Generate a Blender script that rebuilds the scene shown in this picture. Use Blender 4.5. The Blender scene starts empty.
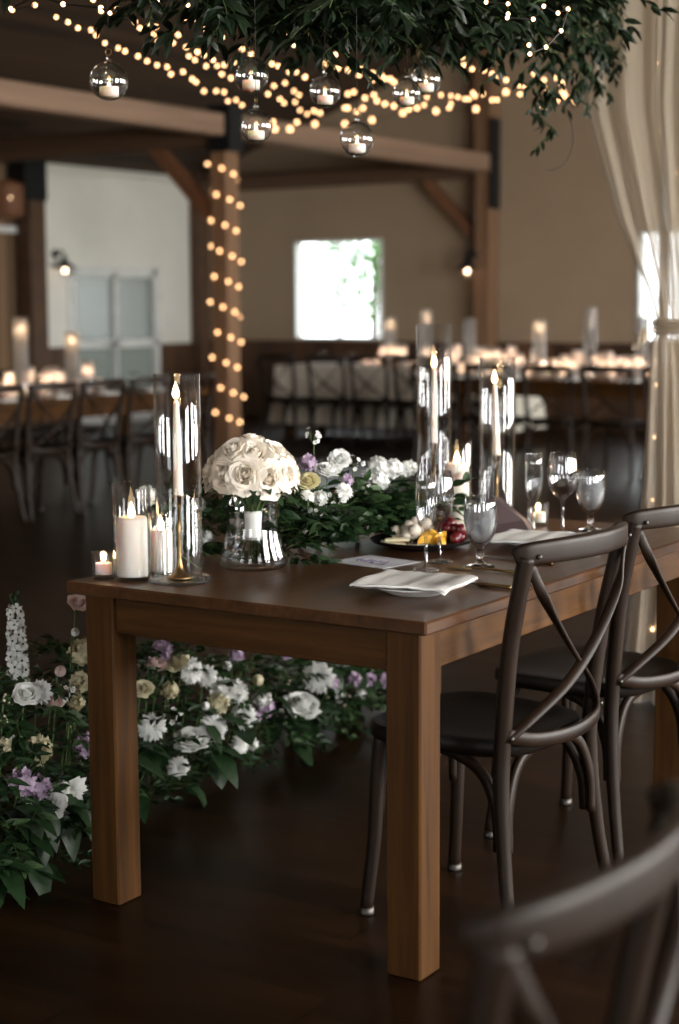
import bpy, math, random
from math import sin, cos, pi, radians
from mathutils import Vector, Matrix, Euler
R = random.Random(7)
SC = bpy.context.scene
COL = SC.collection

# ---------------------------------------------------------------- materials
def nodes_of(name):
    m = bpy.data.materials.new(name); m.use_nodes = True
    nt = m.node_tree; nt.nodes.clear()
    out = nt.nodes.new('ShaderNodeOutputMaterial')
    return m, nt, out
def pbsdf(nt, col=(.5,.5,.5), rough=.5, metal=0, spec=.5, trans=0, ior=1.45, sss=0, coat=0):
    b = nt.nodes.new('ShaderNodeBsdfPrincipled')
    b.inputs['Base Color'].default_value = (*col, 1)
    b.inputs['Roughness'].default_value = rough
    b.inputs['Metallic'].default_value = metal
    b.inputs['Specular IOR Level'].default_value = spec
    b.inputs['Transmission Weight'].default_value = trans
    b.inputs['IOR'].default_value = ior
    b.inputs['Subsurface Weight'].default_value = sss
    b.inputs['Coat Weight'].default_value = coat
    return b
def noise_col(nt, c1, c2, scale=(1,1,1), nscale=5, detail=5, rough=.6, coord='Object', lo=.3, hi=.7, dist=0):
    tc = nt.nodes.new('ShaderNodeTexCoord'); mp = nt.nodes.new('ShaderNodeMapping')
    mp.inputs['Scale'].default_value = scale
    nt.links.new(tc.outputs[coord], mp.inputs['Vector'])
    n = nt.nodes.new('ShaderNodeTexNoise'); n.inputs['Scale'].default_value = nscale
    n.inputs['Detail'].default_value = detail; n.inputs['Roughness'].default_value = rough
    n.inputs['Distortion'].default_value = dist
    nt.links.new(mp.outputs[0], n.inputs['Vector'])
    r = nt.nodes.new('ShaderNodeValToRGB')
    r.color_ramp.elements[0].position = lo; r.color_ramp.elements[1].position = hi
    r.color_ramp.elements[0].color = (*c1, 1); r.color_ramp.elements[1].color = (*c2, 1)
    nt.links.new(n.outputs['Fac'], r.inputs['Fac'])
    return r.outputs['Color'], n.outputs['Fac'], mp
def mat_simple(name, c, rough=.5, c2=None, nscale=8, scale=(1,1,1), bump=0, **k):
    m, nt, out = nodes_of(name)
    b = pbsdf(nt, c, rough, **k)
    col, fac, _ = noise_col(nt, c, c2 or tuple(x*.8 for x in c), scale, nscale)
    nt.links.new(col, b.inputs['Base Color'])
    if bump:
        bm = nt.nodes.new('ShaderNodeBump'); bm.inputs['Strength'].default_value = bump
        bm.inputs['Distance'].default_value = .004
        nt.links.new(fac, bm.inputs['Height']); nt.links.new(bm.outputs[0], b.inputs['Normal'])
    nt.links.new(b.outputs[0], out.inputs[0])
    return m
def mat_wood(name, c1, c2, axis=1, rough=.45, plank=None, bump=.25, fine=22, spec=.5, seamk=.7):
    """long-grained wood, grain along the axis; plank = board width across gives board seams"""
    m, nt, out = nodes_of(name)
    b = pbsdf(nt, c1, rough, spec=spec)
    s = [1,1,1]; s[axis] = .05
    col, fac, mp = noise_col(nt, c1, c2, tuple(s), fine, 7, .65, lo=.25, hi=.75, dist=.35)
    L = nt.links
    hgt = fac
    if plank:
        cross, w, length = plank
        tc = nt.nodes.new('ShaderNodeTexCoord'); sep = nt.nodes.new('ShaderNodeSeparateXYZ')
        L.new(tc.outputs['Object'], sep.inputs[0])
        def mth(op, a, bv=None):
            n = nt.nodes.new('ShaderNodeMath'); n.operation = op
            if isinstance(a, (int, float)): n.inputs[0].default_value = a
            else: L.new(a, n.inputs[0])
            if bv is not None:
                if isinstance(bv, (int, float)): n.inputs[1].default_value = bv
                else: L.new(bv, n.inputs[1])
            return n.outputs[0]
        u = mth('DIVIDE', sep.outputs[cross], w); iu = mth('FLOOR', u); fu = mth('FRACT', u)
        wn = nt.nodes.new('ShaderNodeTexWhiteNoise'); wn.noise_dimensions = '1D'; L.new(iu, wn.inputs['W'])
        v = mth('ADD', mth('DIVIDE', sep.outputs[axis], length), wn.outputs['Value'])
        iv = mth('FLOOR', v); fv = mth('FRACT', v)
        wn2 = nt.nodes.new('ShaderNodeTexWhiteNoise'); wn2.noise_dimensions = '2D'
        cb = nt.nodes.new('ShaderNodeCombineXYZ'); L.new(iu, cb.inputs[0]); L.new(iv, cb.inputs[1]); L.new(cb.outputs[0], wn2.inputs['Vector'])
        tone = mth('ADD', mth('MULTIPLY', wn2.outputs['Value'], seamk*1.05), 1-seamk*.55)
        seam = mth('MULTIPLY', mth('GREATER_THAN', fu, .03), mth('GREATER_THAN', fv, .004))
        tot = mth('MULTIPLY', tone, mth('ADD', mth('MULTIPLY', seam, seamk), 1-seamk))
        hm = nt.nodes.new('ShaderNodeVectorMath'); hm.operation = 'SCALE'
        L.new(col, hm.inputs[0]); L.new(tot, hm.inputs['Scale'])
        col = hm.outputs[0]
        hgt = mth('ADD', mth('MULTIPLY', fac, .3), seam)
        # the grain shifts from board to board
        add = nt.nodes.new('ShaderNodeVectorMath'); add.operation = 'ADD'
        sc = nt.nodes.new('ShaderNodeVectorMath'); sc.operation = 'SCALE'; sc.inputs['Scale'].default_value = 13
        L.new(wn2.outputs['Color'], sc.inputs[0]); L.new(tc.outputs['Object'], add.inputs[0]); L.new(sc.outputs[0], add.inputs[1])
        L.new(add.outputs[0], mp.inputs['Vector'])
    L.new(col, b.inputs['Base Color'])
    bm = nt.nodes.new('ShaderNodeBump'); bm.inputs['Strength'].default_value = bump; bm.inputs['Distance'].default_value = .003
    L.new(hgt, bm.inputs['Height']); L.new(bm.outputs[0], b.inputs['Normal'])
    rr = nt.nodes.new('ShaderNodeMapRange'); rr.inputs['To Min'].default_value = rough-.08; rr.inputs['To Max'].default_value = rough+.12
    L.new(fac, rr.inputs['Value']); L.new(rr.outputs[0], b.inputs['Roughness'])
    L.new(b.outputs[0], out.inputs[0])
    return m
def mat_emit(name, col, s, sample=False):
    m, nt, out = nodes_of(name)
    e = nt.nodes.new('ShaderNodeEmission'); e.inputs[0].default_value = (*col, 1); e.inputs[1].default_value = s
    nt.links.new(e.outputs[0], out.inputs[0])
    try: m.cycles.emission_sampling = 'AUTO' if sample else 'NONE'
    except Exception: pass
    return m
def mat_thin_glass(name, tint=(.97,.98,.98), rough=.02, base=.05, haze=0, gl=.8):
    m, nt, out = nodes_of(name)
    t = nt.nodes.new('ShaderNodeBsdfTransparent'); t.inputs[0].default_value = (*tint, 1)
    g = nt.nodes.new('ShaderNodeBsdfGlossy'); g.inputs['Roughness'].default_value = rough
    lw_ = nt.nodes.new('ShaderNodeLayerWeight'); lw_.inputs['Blend'].default_value = .5
    pw = nt.nodes.new('ShaderNodeMath'); pw.operation = 'POWER'; pw.inputs[1].default_value = 2.6; nt.links.new(lw_.outputs['Facing'], pw.inputs[0])
    f = nt.nodes.new('ShaderNodeMath'); f.operation = 'MULTIPLY'; f.inputs[1].default_value = gl; nt.links.new(pw.outputs[0], f.inputs[0])
    mul = nt.nodes.new('ShaderNodeMath'); mul.operation = 'ADD'; mul.inputs[1].default_value = base; mul.use_clamp = True
    nt.links.new(f.outputs[0], mul.inputs[0])
    mx = nt.nodes.new('ShaderNodeMixShader')
    nt.links.new(mul.outputs[0], mx.inputs[0]); nt.links.new(t.outputs[0], mx.inputs[1]); nt.links.new(g.outputs[0], mx.inputs[2])
    last = mx.outputs[0]
    if haze:
        d = nt.nodes.new('ShaderNodeBsdfTranslucent'); d.inputs[0].default_value = (.9,.93,.95,1)
        m2 = nt.nodes.new('ShaderNodeMixShader'); m2.inputs[0].default_value = haze
        nt.links.new(last, m2.inputs[1]); nt.links.new(d.outputs[0], m2.inputs[2]); last = m2.outputs[0]
    nt.links.new(last, out.inputs[0])
    return m
def mat_petal(name, c, c2=None, tr=.25, rough=.6):
    m, nt, out = nodes_of(name)
    b = pbsdf(nt, c, rough, spec=.3)
    col, fac, _ = noise_col(nt, c, c2 or tuple(x*.85 for x in c), (1,1,1), 30, 3)
    nt.links.new(col, b.inputs['Base Color'])
    t = nt.nodes.new('ShaderNodeBsdfTranslucent'); nt.links.new(col, t.inputs[0])
    mx = nt.nodes.new('ShaderNodeMixShader'); mx.inputs[0].default_value = tr
    nt.links.new(b.outputs[0], mx.inputs[1]); nt.links.new(t.outputs[0], mx.inputs[2])
    nt.links.new(mx.outputs[0], out.inputs[0])
    return m
def mat_sheer(name, c, alpha=.3):
    m, nt, out = nodes_of(name)
    d = nt.nodes.new('ShaderNodeBsdfDiffuse'); d.inputs[0].default_value = (*c, 1)
    t = nt.nodes.new('ShaderNodeBsdfTranslucent'); t.inputs[0].default_value = (*c, 1)
    a = nt.nodes.new('ShaderNodeBsdfTransparent')
    m1 = nt.nodes.new('ShaderNodeMixShader'); m1.inputs[0].default_value = .5
    nt.links.new(d.outputs[0], m1.inputs[1]); nt.links.new(t.outputs[0], m1.inputs[2])
    m2 = nt.nodes.new('ShaderNodeMixShader'); m2.inputs[0].default_value = alpha
    nt.links.new(m1.outputs[0], m2.inputs[1]); nt.links.new(a.outputs[0], m2.inputs[2])
    nt.links.new(m2.outputs[0], out.inputs[0])
    return m

M = {}
M['floor'] = mat_wood('dark_floor_boards', (.004,.0017,.0006), (.018,.0075,.0025), axis=0, rough=.33, plank=(1,.14,1.9), bump=.3, fine=14, spec=.14)
M['tabletop'] = mat_wood('table_top_wood', (.028,.0105,.0035), (.10,.041,.014), axis=1, rough=.30, plank=(0,.158,40), bump=.10, fine=40, seamk=.18)
M['table_y'] = mat_wood('table_wood_y', (.019,.0068,.0011), (.088,.0345,.0055), axis=1, rough=.55, fine=38, spec=.22)
M['table_x'] = mat_wood('table_wood_x', (.019,.0068,.0011), (.088,.0345,.0055), axis=0, rough=.55, fine=38, spec=.22)
M['table_z'] = mat_wood('table_wood_z', (.019,.0068,.0011), (.088,.0345,.0055), axis=2, rough=.55, fine=38, spec=.22)
M['chair'] = mat_simple('weathered_brown_bentwood', (.018,.0088,.0042), .46, (.008,.004,.002), 14, (1,1,.15), bump=.2, spec=.28)
M['seat'] = mat_simple('near_black_seat', (.008,.005,.003), .45, (.005,.003,.002), 8, spec=.22)
M['rivet'] = mat_simple('steel_rivet', (.12,.11,.10), .5, metal=1)
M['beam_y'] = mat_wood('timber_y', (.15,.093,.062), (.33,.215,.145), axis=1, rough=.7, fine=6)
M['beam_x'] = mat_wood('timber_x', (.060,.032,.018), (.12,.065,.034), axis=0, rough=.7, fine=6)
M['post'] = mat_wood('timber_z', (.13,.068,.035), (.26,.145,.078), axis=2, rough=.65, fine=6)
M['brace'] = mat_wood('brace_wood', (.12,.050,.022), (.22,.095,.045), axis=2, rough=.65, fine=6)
M['iron'] = mat_simple('black_iron_plate', (.022,.024,.026), .5, metal=.6)
M['plaster'] = mat_simple('tan_plaster', (.35,.257,.172), .9, (.32,.232,.155), 2)
M['white_plaster'] = mat_simple('white_plaster', (.78,.77,.70), .9, (.72,.71,.65), 2)
M['wainscot'] = mat_wood('wainscot_boards', (.055,.027,.013), (.10,.048,.022), axis=2, rough=.6, plank=(0,.14,50), fine=7)
M['wain_y'] = mat_wood('wainscot_boards_y', (.055,.027,.013), (.10,.048,.022), axis=2, rough=.6, plank=(1,.14,50), fine=7)
M['barnwall'] = mat_wood('brown_board_wall', (.14,.085,.045), (.24,.15,.085), axis=2, rough=.7, plank=(1,.16,50), fine=7)
M['ceil'] = mat_wood('ceiling_planks', (.034,.018,.009), (.075,.04,.02), axis=1, rough=.8, plank=(0,.16,4), fine=6)
M['frame'] = mat_simple('painted_window_frame', (.75,.76,.74), .5)
M['pane'] = mat_thin_glass('window_pane')
M['frosted'] = mat_thin_glass('frosted_door_pane', (.15,.15,.14), .3, .03, haze=.09)
M['farglass'] = mat_thin_glass('far_cylinder_glass_brightened', (.95,.96,.96), .05, .15, haze=.32)  # milky haze added to clear glass, imitates bright window reflections on its edges
M['glass'] = mat_thin_glass('candle_cylinder_glass', (.975,.98,.98), .03, .045)
M['stemglass'] = mat_thin_glass('stemware_bowl_glass', (.97,.975,.98), .03, .12, gl=1.2)
M['frostcup'] = mat_thin_glass('frosted_votive_cup', (.97,.91,.87), .1, .04, haze=.5)
M['crystal'] = mat_simple('stemware_glass', (1,1,1), 0, (1,1,1), trans=1, ior=1.45)
M['water'] = mat_simple('water', (.97,.99,1), 0, (.97,.99,1), trans=1, ior=1.33)
M['icewater'] = mat_simple('iced_water', (.97,.98,.99), .22, (.88,.92,.95), trans=.72, ior=1.33)
M['ice'] = mat_simple('ice_cube', (.96,.98,1), .25, (.9,.95,1), trans=.6, ior=1.31)
M['wax'] = mat_simple('ivory_wax', (.90,.82,.74), .5, (.88,.80,.71), 3, sss=.6)
M['taper'] = mat_simple('blush_taper_wax', (.88,.74,.64), .45, (.86,.72,.62), 3, sss=.4)
for k in ('wax','taper'):
    for n in M[k].node_tree.nodes:
        if n.type == 'BSDF_PRINCIPLED':
            n.inputs['Subsurface Radius'].default_value = (1,.5,.25); n.inputs['Subsurface Scale'].default_value = .03
M['wick'] = mat_simple('burnt_wick', (.02,.015,.012), .9)
M['flame'] = mat_emit('flame', (1,.66,.34), 16)
M['farflame'] = mat_emit('distant_flame', (1,.66,.42), 12)
M['bulb'] = mat_emit('warm_bulb', (1,.54,.25), 6.5)
M['nearbulb'] = mat_emit('warm_small_bulb', (1,.56,.28), 7)
M['wire'] = mat_simple('dark_string_wire', (.02,.018,.015), .6)
M['brass'] = mat_simple('aged_brass', (.34,.22,.10), .30, (.27,.17,.075), 20, metal=1)
M['rose'] = mat_petal('ivory_rose_petal', (.89,.83,.74), (.85,.77,.66), .2)
M['white'] = mat_petal('white_petal', (.86,.86,.84), (.78,.79,.76), .2)
M['cream'] = mat_petal('cream_petal', (.72,.66,.47), (.62,.56,.36), .2)
M['blush'] = mat_petal('blush_petal', (.78,.62,.58), (.7,.52,.48), .2)
M['yellowcream'] = mat_petal('pale_yellow_petal', (.80,.74,.47), (.7,.62,.33), .2)
M['lilac'] = mat_petal('lilac_petal', (.58,.46,.58), (.48,.35,.50), .2)
M['centre'] = mat_simple('flower_centre', (.30,.22,.06), .8)
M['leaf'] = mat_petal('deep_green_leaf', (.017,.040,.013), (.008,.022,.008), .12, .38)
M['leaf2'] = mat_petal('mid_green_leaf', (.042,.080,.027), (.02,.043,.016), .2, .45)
M['shadeleaf'] = mat_petal('shaded_overhead_leaf', (.009,.019,.007), (.005,.010,.004), .06, .5)  # green darkened so the colour carries the lower light overhead
M['stem'] = mat_simple('green_stem', (.07,.12,.035), .6)
M['berry'] = mat_simple('brown_berry', (.10,.045,.025), .5)
M['ribbon'] = mat_simple('white_satin_ribbon', (.85,.84,.80), .4)
M['linen'] = mat_simple('white_linen', (.84,.83,.80), .85, (.80,.79,.76), 40, bump=.15)
M['cloth'] = mat_simple('pale_tablecloth', (.84,.80,.69), .9, (.80,.76,.65), 12)
M['china'] = mat_simple('white_china', (.85,.85,.84), .15)
M['platter'] = mat_simple('black_stoneware', (.015,.014,.016), .25)
M['cheese'] = mat_simple('pale_cheese', (.80,.68,.46), .5, (.74,.6,.38), 10, sss=.2)
M['curd'] = mat_simple('white_curd', (.82,.74,.64), .6, (.74,.62,.5), 14, bump=.4)
M['berryred'] = mat_simple('dark_red_fruit', (.12,.008,.012), .3, (.06,.004,.008), 12)
M['orange'] = mat_simple('orange_fruit', (.85,.40,.03), .35, (.8,.5,.08), 20)
M['mauve'] = mat_simple('dark_mauve_paper', (.10,.066,.068), .6, (.085,.056,.058), 12)
M['paper'] = mat_simple('pale_card', (.62,.62,.66), .6)
M['ink'] = mat_simple('grey_violet_print', (.16,.14,.20), .7)
M['sheer'] = mat_sheer('sheer_ivory_chiffon', (.70,.61,.49), .30)
M['outleaf'] = mat_petal('garden_leaf', (.10,.22,.06), (.06,.15,.04), .3)
M['lawn'] = mat_simple('pale_gravel_and_grass', (.25,.30,.18), .9)
M['bark'] = mat_simple('tree_bark', (.10,.07,.05), .9)

# ---------------------------------------------------------------- mesh builder
class MB:
    def __init__(s): s.v = []; s.f = []; s.m = []
    def add(s, vs, fs, mi=0):
        o = len(s.v); s.v += [tuple(v) for v in vs]; s.f += [tuple(i+o for i in f) for f in fs]; s.m += [mi]*len(fs); return s
    def box(s, lo, hi, mi=0, bev=0):
        x0,y0,z0 = lo; x1,y1,z1 = hi
        if bev:
            b = bev
            # chamfered box: 24 verts
            vs = []; idx = {}
            for sx in (0,1):
                for sy in (0,1):
                    for sz in (0,1):
                        X = (x0,x1)[sx]; Y = (y0,y1)[sy]; Z = (z0,z1)[sz]
                        dx = b*(1-2*sx); dy = b*(1-2*sy); dz = b*(1-2*sz)
                        idx[sx,sy,sz,'x'] = len(vs); vs.append((X, Y+dy, Z+dz))
                        idx[sx,sy,sz,'y'] = len(vs); vs.append((X+dx, Y, Z+dz))
                        idx[sx,sy,sz,'z'] = len(vs); vs.append((X+dx, Y+dy, Z))
            g = lambda a,b_,c,k: idx[a,b_,c,k]
            fs = []
            for t in (0,1):
                fs.append([g(t,0,0,'x'),g(t,1,0,'x'),g(t,1,1,'x'),g(t,0,1,'x')][::(1 if t else -1)])
                fs.append([g(0,t,0,'y'),g(1,t,0,'y'),g(1,t,1,'y'),g(0,t,1,'y')][::(-1 if t else 1)])
                fs.append([g(0,0,t,'z'),g(1,0,t,'z'),g(1,1,t,'z'),g(0,1,t,'z')][::(1 if t else -1)])
            for a in (0,1):
                for c in (0,1):
                    fs.append([g(a,c,0,'x'),g(a,c,1,'x'),g(a,c,1,'y'),g(a,c,0,'y')])
                    fs.append([g(a,0,c,'x'),g(a,1,c,'x'),g(a,1,c,'z'),g(a,0,c,'z')])
                    fs.append([g(0,a,c,'y'),g(1,a,c,'y'),g(1,a,c,'z'),g(0,a,c,'z')])
                    for d in (0,1): 
                        pass
            for a in (0,1):
                for c in (0,1):
                    for d in (0,1): fs.append([g(a,c,d,'x'),g(a,c,d,'y'),g(a,c,d,'z')])
            return s.add(vs, fs, mi)
        vs = [(x0,y0,z0),(x1,y0,z0),(x1,y1,z0),(x0,y1,z0),(x0,y0,z1),(x1,y0,z1),(x1,y1,z1),(x0,y1,z1)]
        return s.add(vs, [(0,3,2,1),(4,5,6,7),(0,1,5,4),(1,2,6,5),(2,3,7,6),(3,0,4,7)], mi)
    def prism(s, poly, axis, a, b, mi=0):
        """poly in the other two axes, pushed from a to b along axis"""
        n = len(poly)
        def P(p, t):
            q = list(p); q.insert(axis, t); return tuple(q)
        vs = [P(p,a) for p in poly]+[P(p,b) for p in poly]
        fs = [tuple(range(n-1,-1,-1)), tuple(range(n,2*n))]+[(i,(i+1)%n,(i+1)%n+n,i+n) for i in range(n)]
        return s.add(vs, fs, mi)
    def lathe(s, prof, seg=24, c=(0,0,0), mi=0, cap=True):
        """prof: list of (radius, z)"""
        vs = []; fs = []
        for r,z in prof:
            for k in range(seg):
                a = 2*pi*k/seg; vs.append((c[0]+r*cos(a), c[1]+r*sin(a), c[2]+z))
        for i in range(len(prof)-1):
            for k in range(seg):
                k2 = (k+1)%seg; fs.append((i*seg+k, i*seg+k2, (i+1)*seg+k2, (i+1)*seg+k))
        if cap:
            if prof[0][0] > 1e-5: fs.append(tuple(range(seg-1,-1,-1)))
            if prof[-1][0] > 1e-5: fs.append(tuple(range((len(prof)-1)*seg, len(prof)*seg)))
        return s.add(vs, fs, mi)
    def tube(s, path, rad, seg=8, mi=0, flat=None, up=None, cap=True):
        """round or flat (w, t) section swept along a path; flat: (half width along up-ish side, half thickness)"""
        path = [Vector(p) for p in path]; n = len(path)
        vs = []; fs = []
        ref = Vector(up) if up else None
        prevn = None
        for i, p in enumerate(path):
            t = (path[min(i+1,n-1)]-path[max(i-1,0)]).normalized()
            if ref is not None: nn = ref - t*ref.dot(t)
            elif prevn is not None: nn = prevn - t*prevn.dot(t)
            else:
                a = Vector((0,0,1)) if abs(t.z) < .9 else Vector((1,0,0)); nn = a - t*a.dot(t)
            nn.normalize(); prevn = nn; bb = t.cross(nn)
            r = rad[i] if isinstance(rad, (list,tuple)) else rad
            for k in range(seg):
                a = 2*pi*k/seg
                if flat:
                    # rounded rectangle
                    ca, sa = cos(a), sin(a)
                    e = .45
                    q = nn*(flat[0]*math.copysign(abs(ca)**e, ca)) + bb*(flat[1]*math.copysign(abs(sa)**e, sa))
                    q *= r
                else: q = nn*(r*cos(a)) + bb*(r*sin(a))
                vs.append(tuple(p+q))
        for i in range(n-1):
            for k in range(seg):
                k2 = (k+1)%seg; fs.append((i*seg+k, i*seg+k2, (i+1)*seg+k2, (i+1)*seg+k))
        if cap: fs.append(tuple(range(seg-1,-1,-1))); fs.append(tuple(range((n-1)*seg, n*seg)))
        return s.add(vs, fs, mi)
    def ball(s, c, r, seg=10, rings=6, mi=0, sz=1):
        vs = [(c[0],c[1],c[2]-r*sz)]; fs = []
        for i in range(1, rings):
            a = -pi/2+pi*i/rings
            for k in range(seg):
                b = 2*pi*k/seg; vs.append((c[0]+r*cos(a)*cos(b), c[1]+r*cos(a)*sin(b), c[2]+r*sz*sin(a)))
        vs.append((c[0],c[1],c[2]+r*sz))
        for k in range(seg): fs.append((0, 1+(k+1)%seg, 1+k))
        for i in range(rings-2):
            for k in range(seg):
                a = 1+i*seg; k2 = (k+1)%seg; fs.append((a+k, a+k2, a+seg+k2, a+seg+k))
        a = 1+(rings-2)*seg
        for k in range(seg): fs.append((a+k, a+(k+1)%seg, len(vs)-1))
        return s.add(vs, fs, mi)
    def leaf(s, p, d, up, L, W, mi=0, droop=.25, fold=.25):
        """one leaf, pointed, folded along its midrib"""
        p = Vector(p); d = Vector(d).normalized(); up = Vector(up)
        sd = d.cross(up)
        if sd.length < 1e-3: sd = d.cross(Vector((1,0,.3)))
        sd.normalize(); n = sd.cross(d).normalized()
        a = [p, p+d*L*.35-n*L*droop*.1, p+d*L*.7-n*L*droop*.45, p+d*L-n*L*droop]
        l1 = p+d*L*.22+sd*W*.42+n*W*fold*.4; l2 = p+d*L*.55-n*L*droop*.25+sd*W*.5+n*W*fold*.4; l3 = p+d*L*.83-n*L*droop*.7+sd*W*.25+n*W*fold*.2
        r1 = p+d*L*.22-sd*W*.42+n*W*fold*.4; r2 = p+d*L*.55-n*L*droop*.25-sd*W*.5+n*W*fold*.4; r3 = p+d*L*.83-n*L*droop*.7-sd*W*.25+n*W*fold*.2
        vs = a+[l1,l2,l3,r1,r2,r3]
        return s.add(vs, [(0,1,5,4),(1,2,6,5)if 0 else (1,2,5),(2,6,5),(2,3,6),(0,4,1) if 0 else (0,7,1),(1,7,8),(1,8,2),(2,8,9),(2,9,3)], mi)
    def patch(s, fn, nu, nv, mi=0):
        vs = [fn(i/nu, j/nv) for j in range(nv+1) for i in range(nu+1)]
        fs = [(j*(nu+1)+i, j*(nu+1)+i+1, (j+1)*(nu+1)+i+1, (j+1)*(nu+1)+i) for j in range(nv) for i in range(nu)]
        return s.add(vs, fs, mi)
    def mesh(s, name, mats, smooth=True):
        me = bpy.data.meshes.new(name); me.from_pydata(s.v, [], s.f)
        if not isinstance(mats, (list,tuple)): mats = [mats]
        for m in mats: me.materials.append(M[m] if isinstance(m, str) else m)
        if len(mats) > 1: me.polygons.foreach_set('material_index', s.m)
        if smooth: me.polygons.foreach_set('use_smooth', [True]*len(me.polygons))
        me.update(); return me
    def build(s, name, mats, parent=None, smooth=True, auto=None):
        me = s.mesh(name, mats, smooth)
        return link(name, me, parent, auto)
def link(name, me, parent=None, auto=None):
    o = bpy.data.objects.new(name, me); COL.objects.link(o)
    if parent is not None: o.parent = parent
    if auto:
        me.set_sharp_from_angle(angle=radians(auto))
    return o
def tag(o, label, cat, group=None, kind=None):
    o['label'] = label; o['category'] = cat
    if group: o['group'] = group
    if kind: o['kind'] = kind
    return o
def thing(name, label, cat, loc=(0,0,0), rz=0, group=None, kind=None):
    o = bpy.data.objects.new(name, None); COL.objects.link(o)
    o.location = loc; o.rotation_euler = (0,0,rz); o.empty_display_size = .05
    return tag(o, label, cat, group, kind)
KIDS = {}
def copy_tree(o, parent=None):
    c = o.copy(); COL.objects.link(c); c.parent = parent
    for ch in list(o.children): copy_tree(ch, c)
    return c
def struct(o): o['kind'] = 'structure'; return o
def spline(pts, n=8):
    """Catmull-Rom through points"""
    P = [Vector(p) for p in pts]; P = [P[0]*2-P[1]]+P+[P[-1]*2-P[-2]]
    out = []
    for i in range(1, len(P)-2):
        for k in range(n):
            t = k/n; a,b,c,d = P[i-1:i+3]
            out.append(.5*((2*b)+(c-a)*t+(2*a-5*b+4*c-d)*t*t+(3*b-a-3*c+d)*t**3))
    out.append(P[-2]); return out
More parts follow.
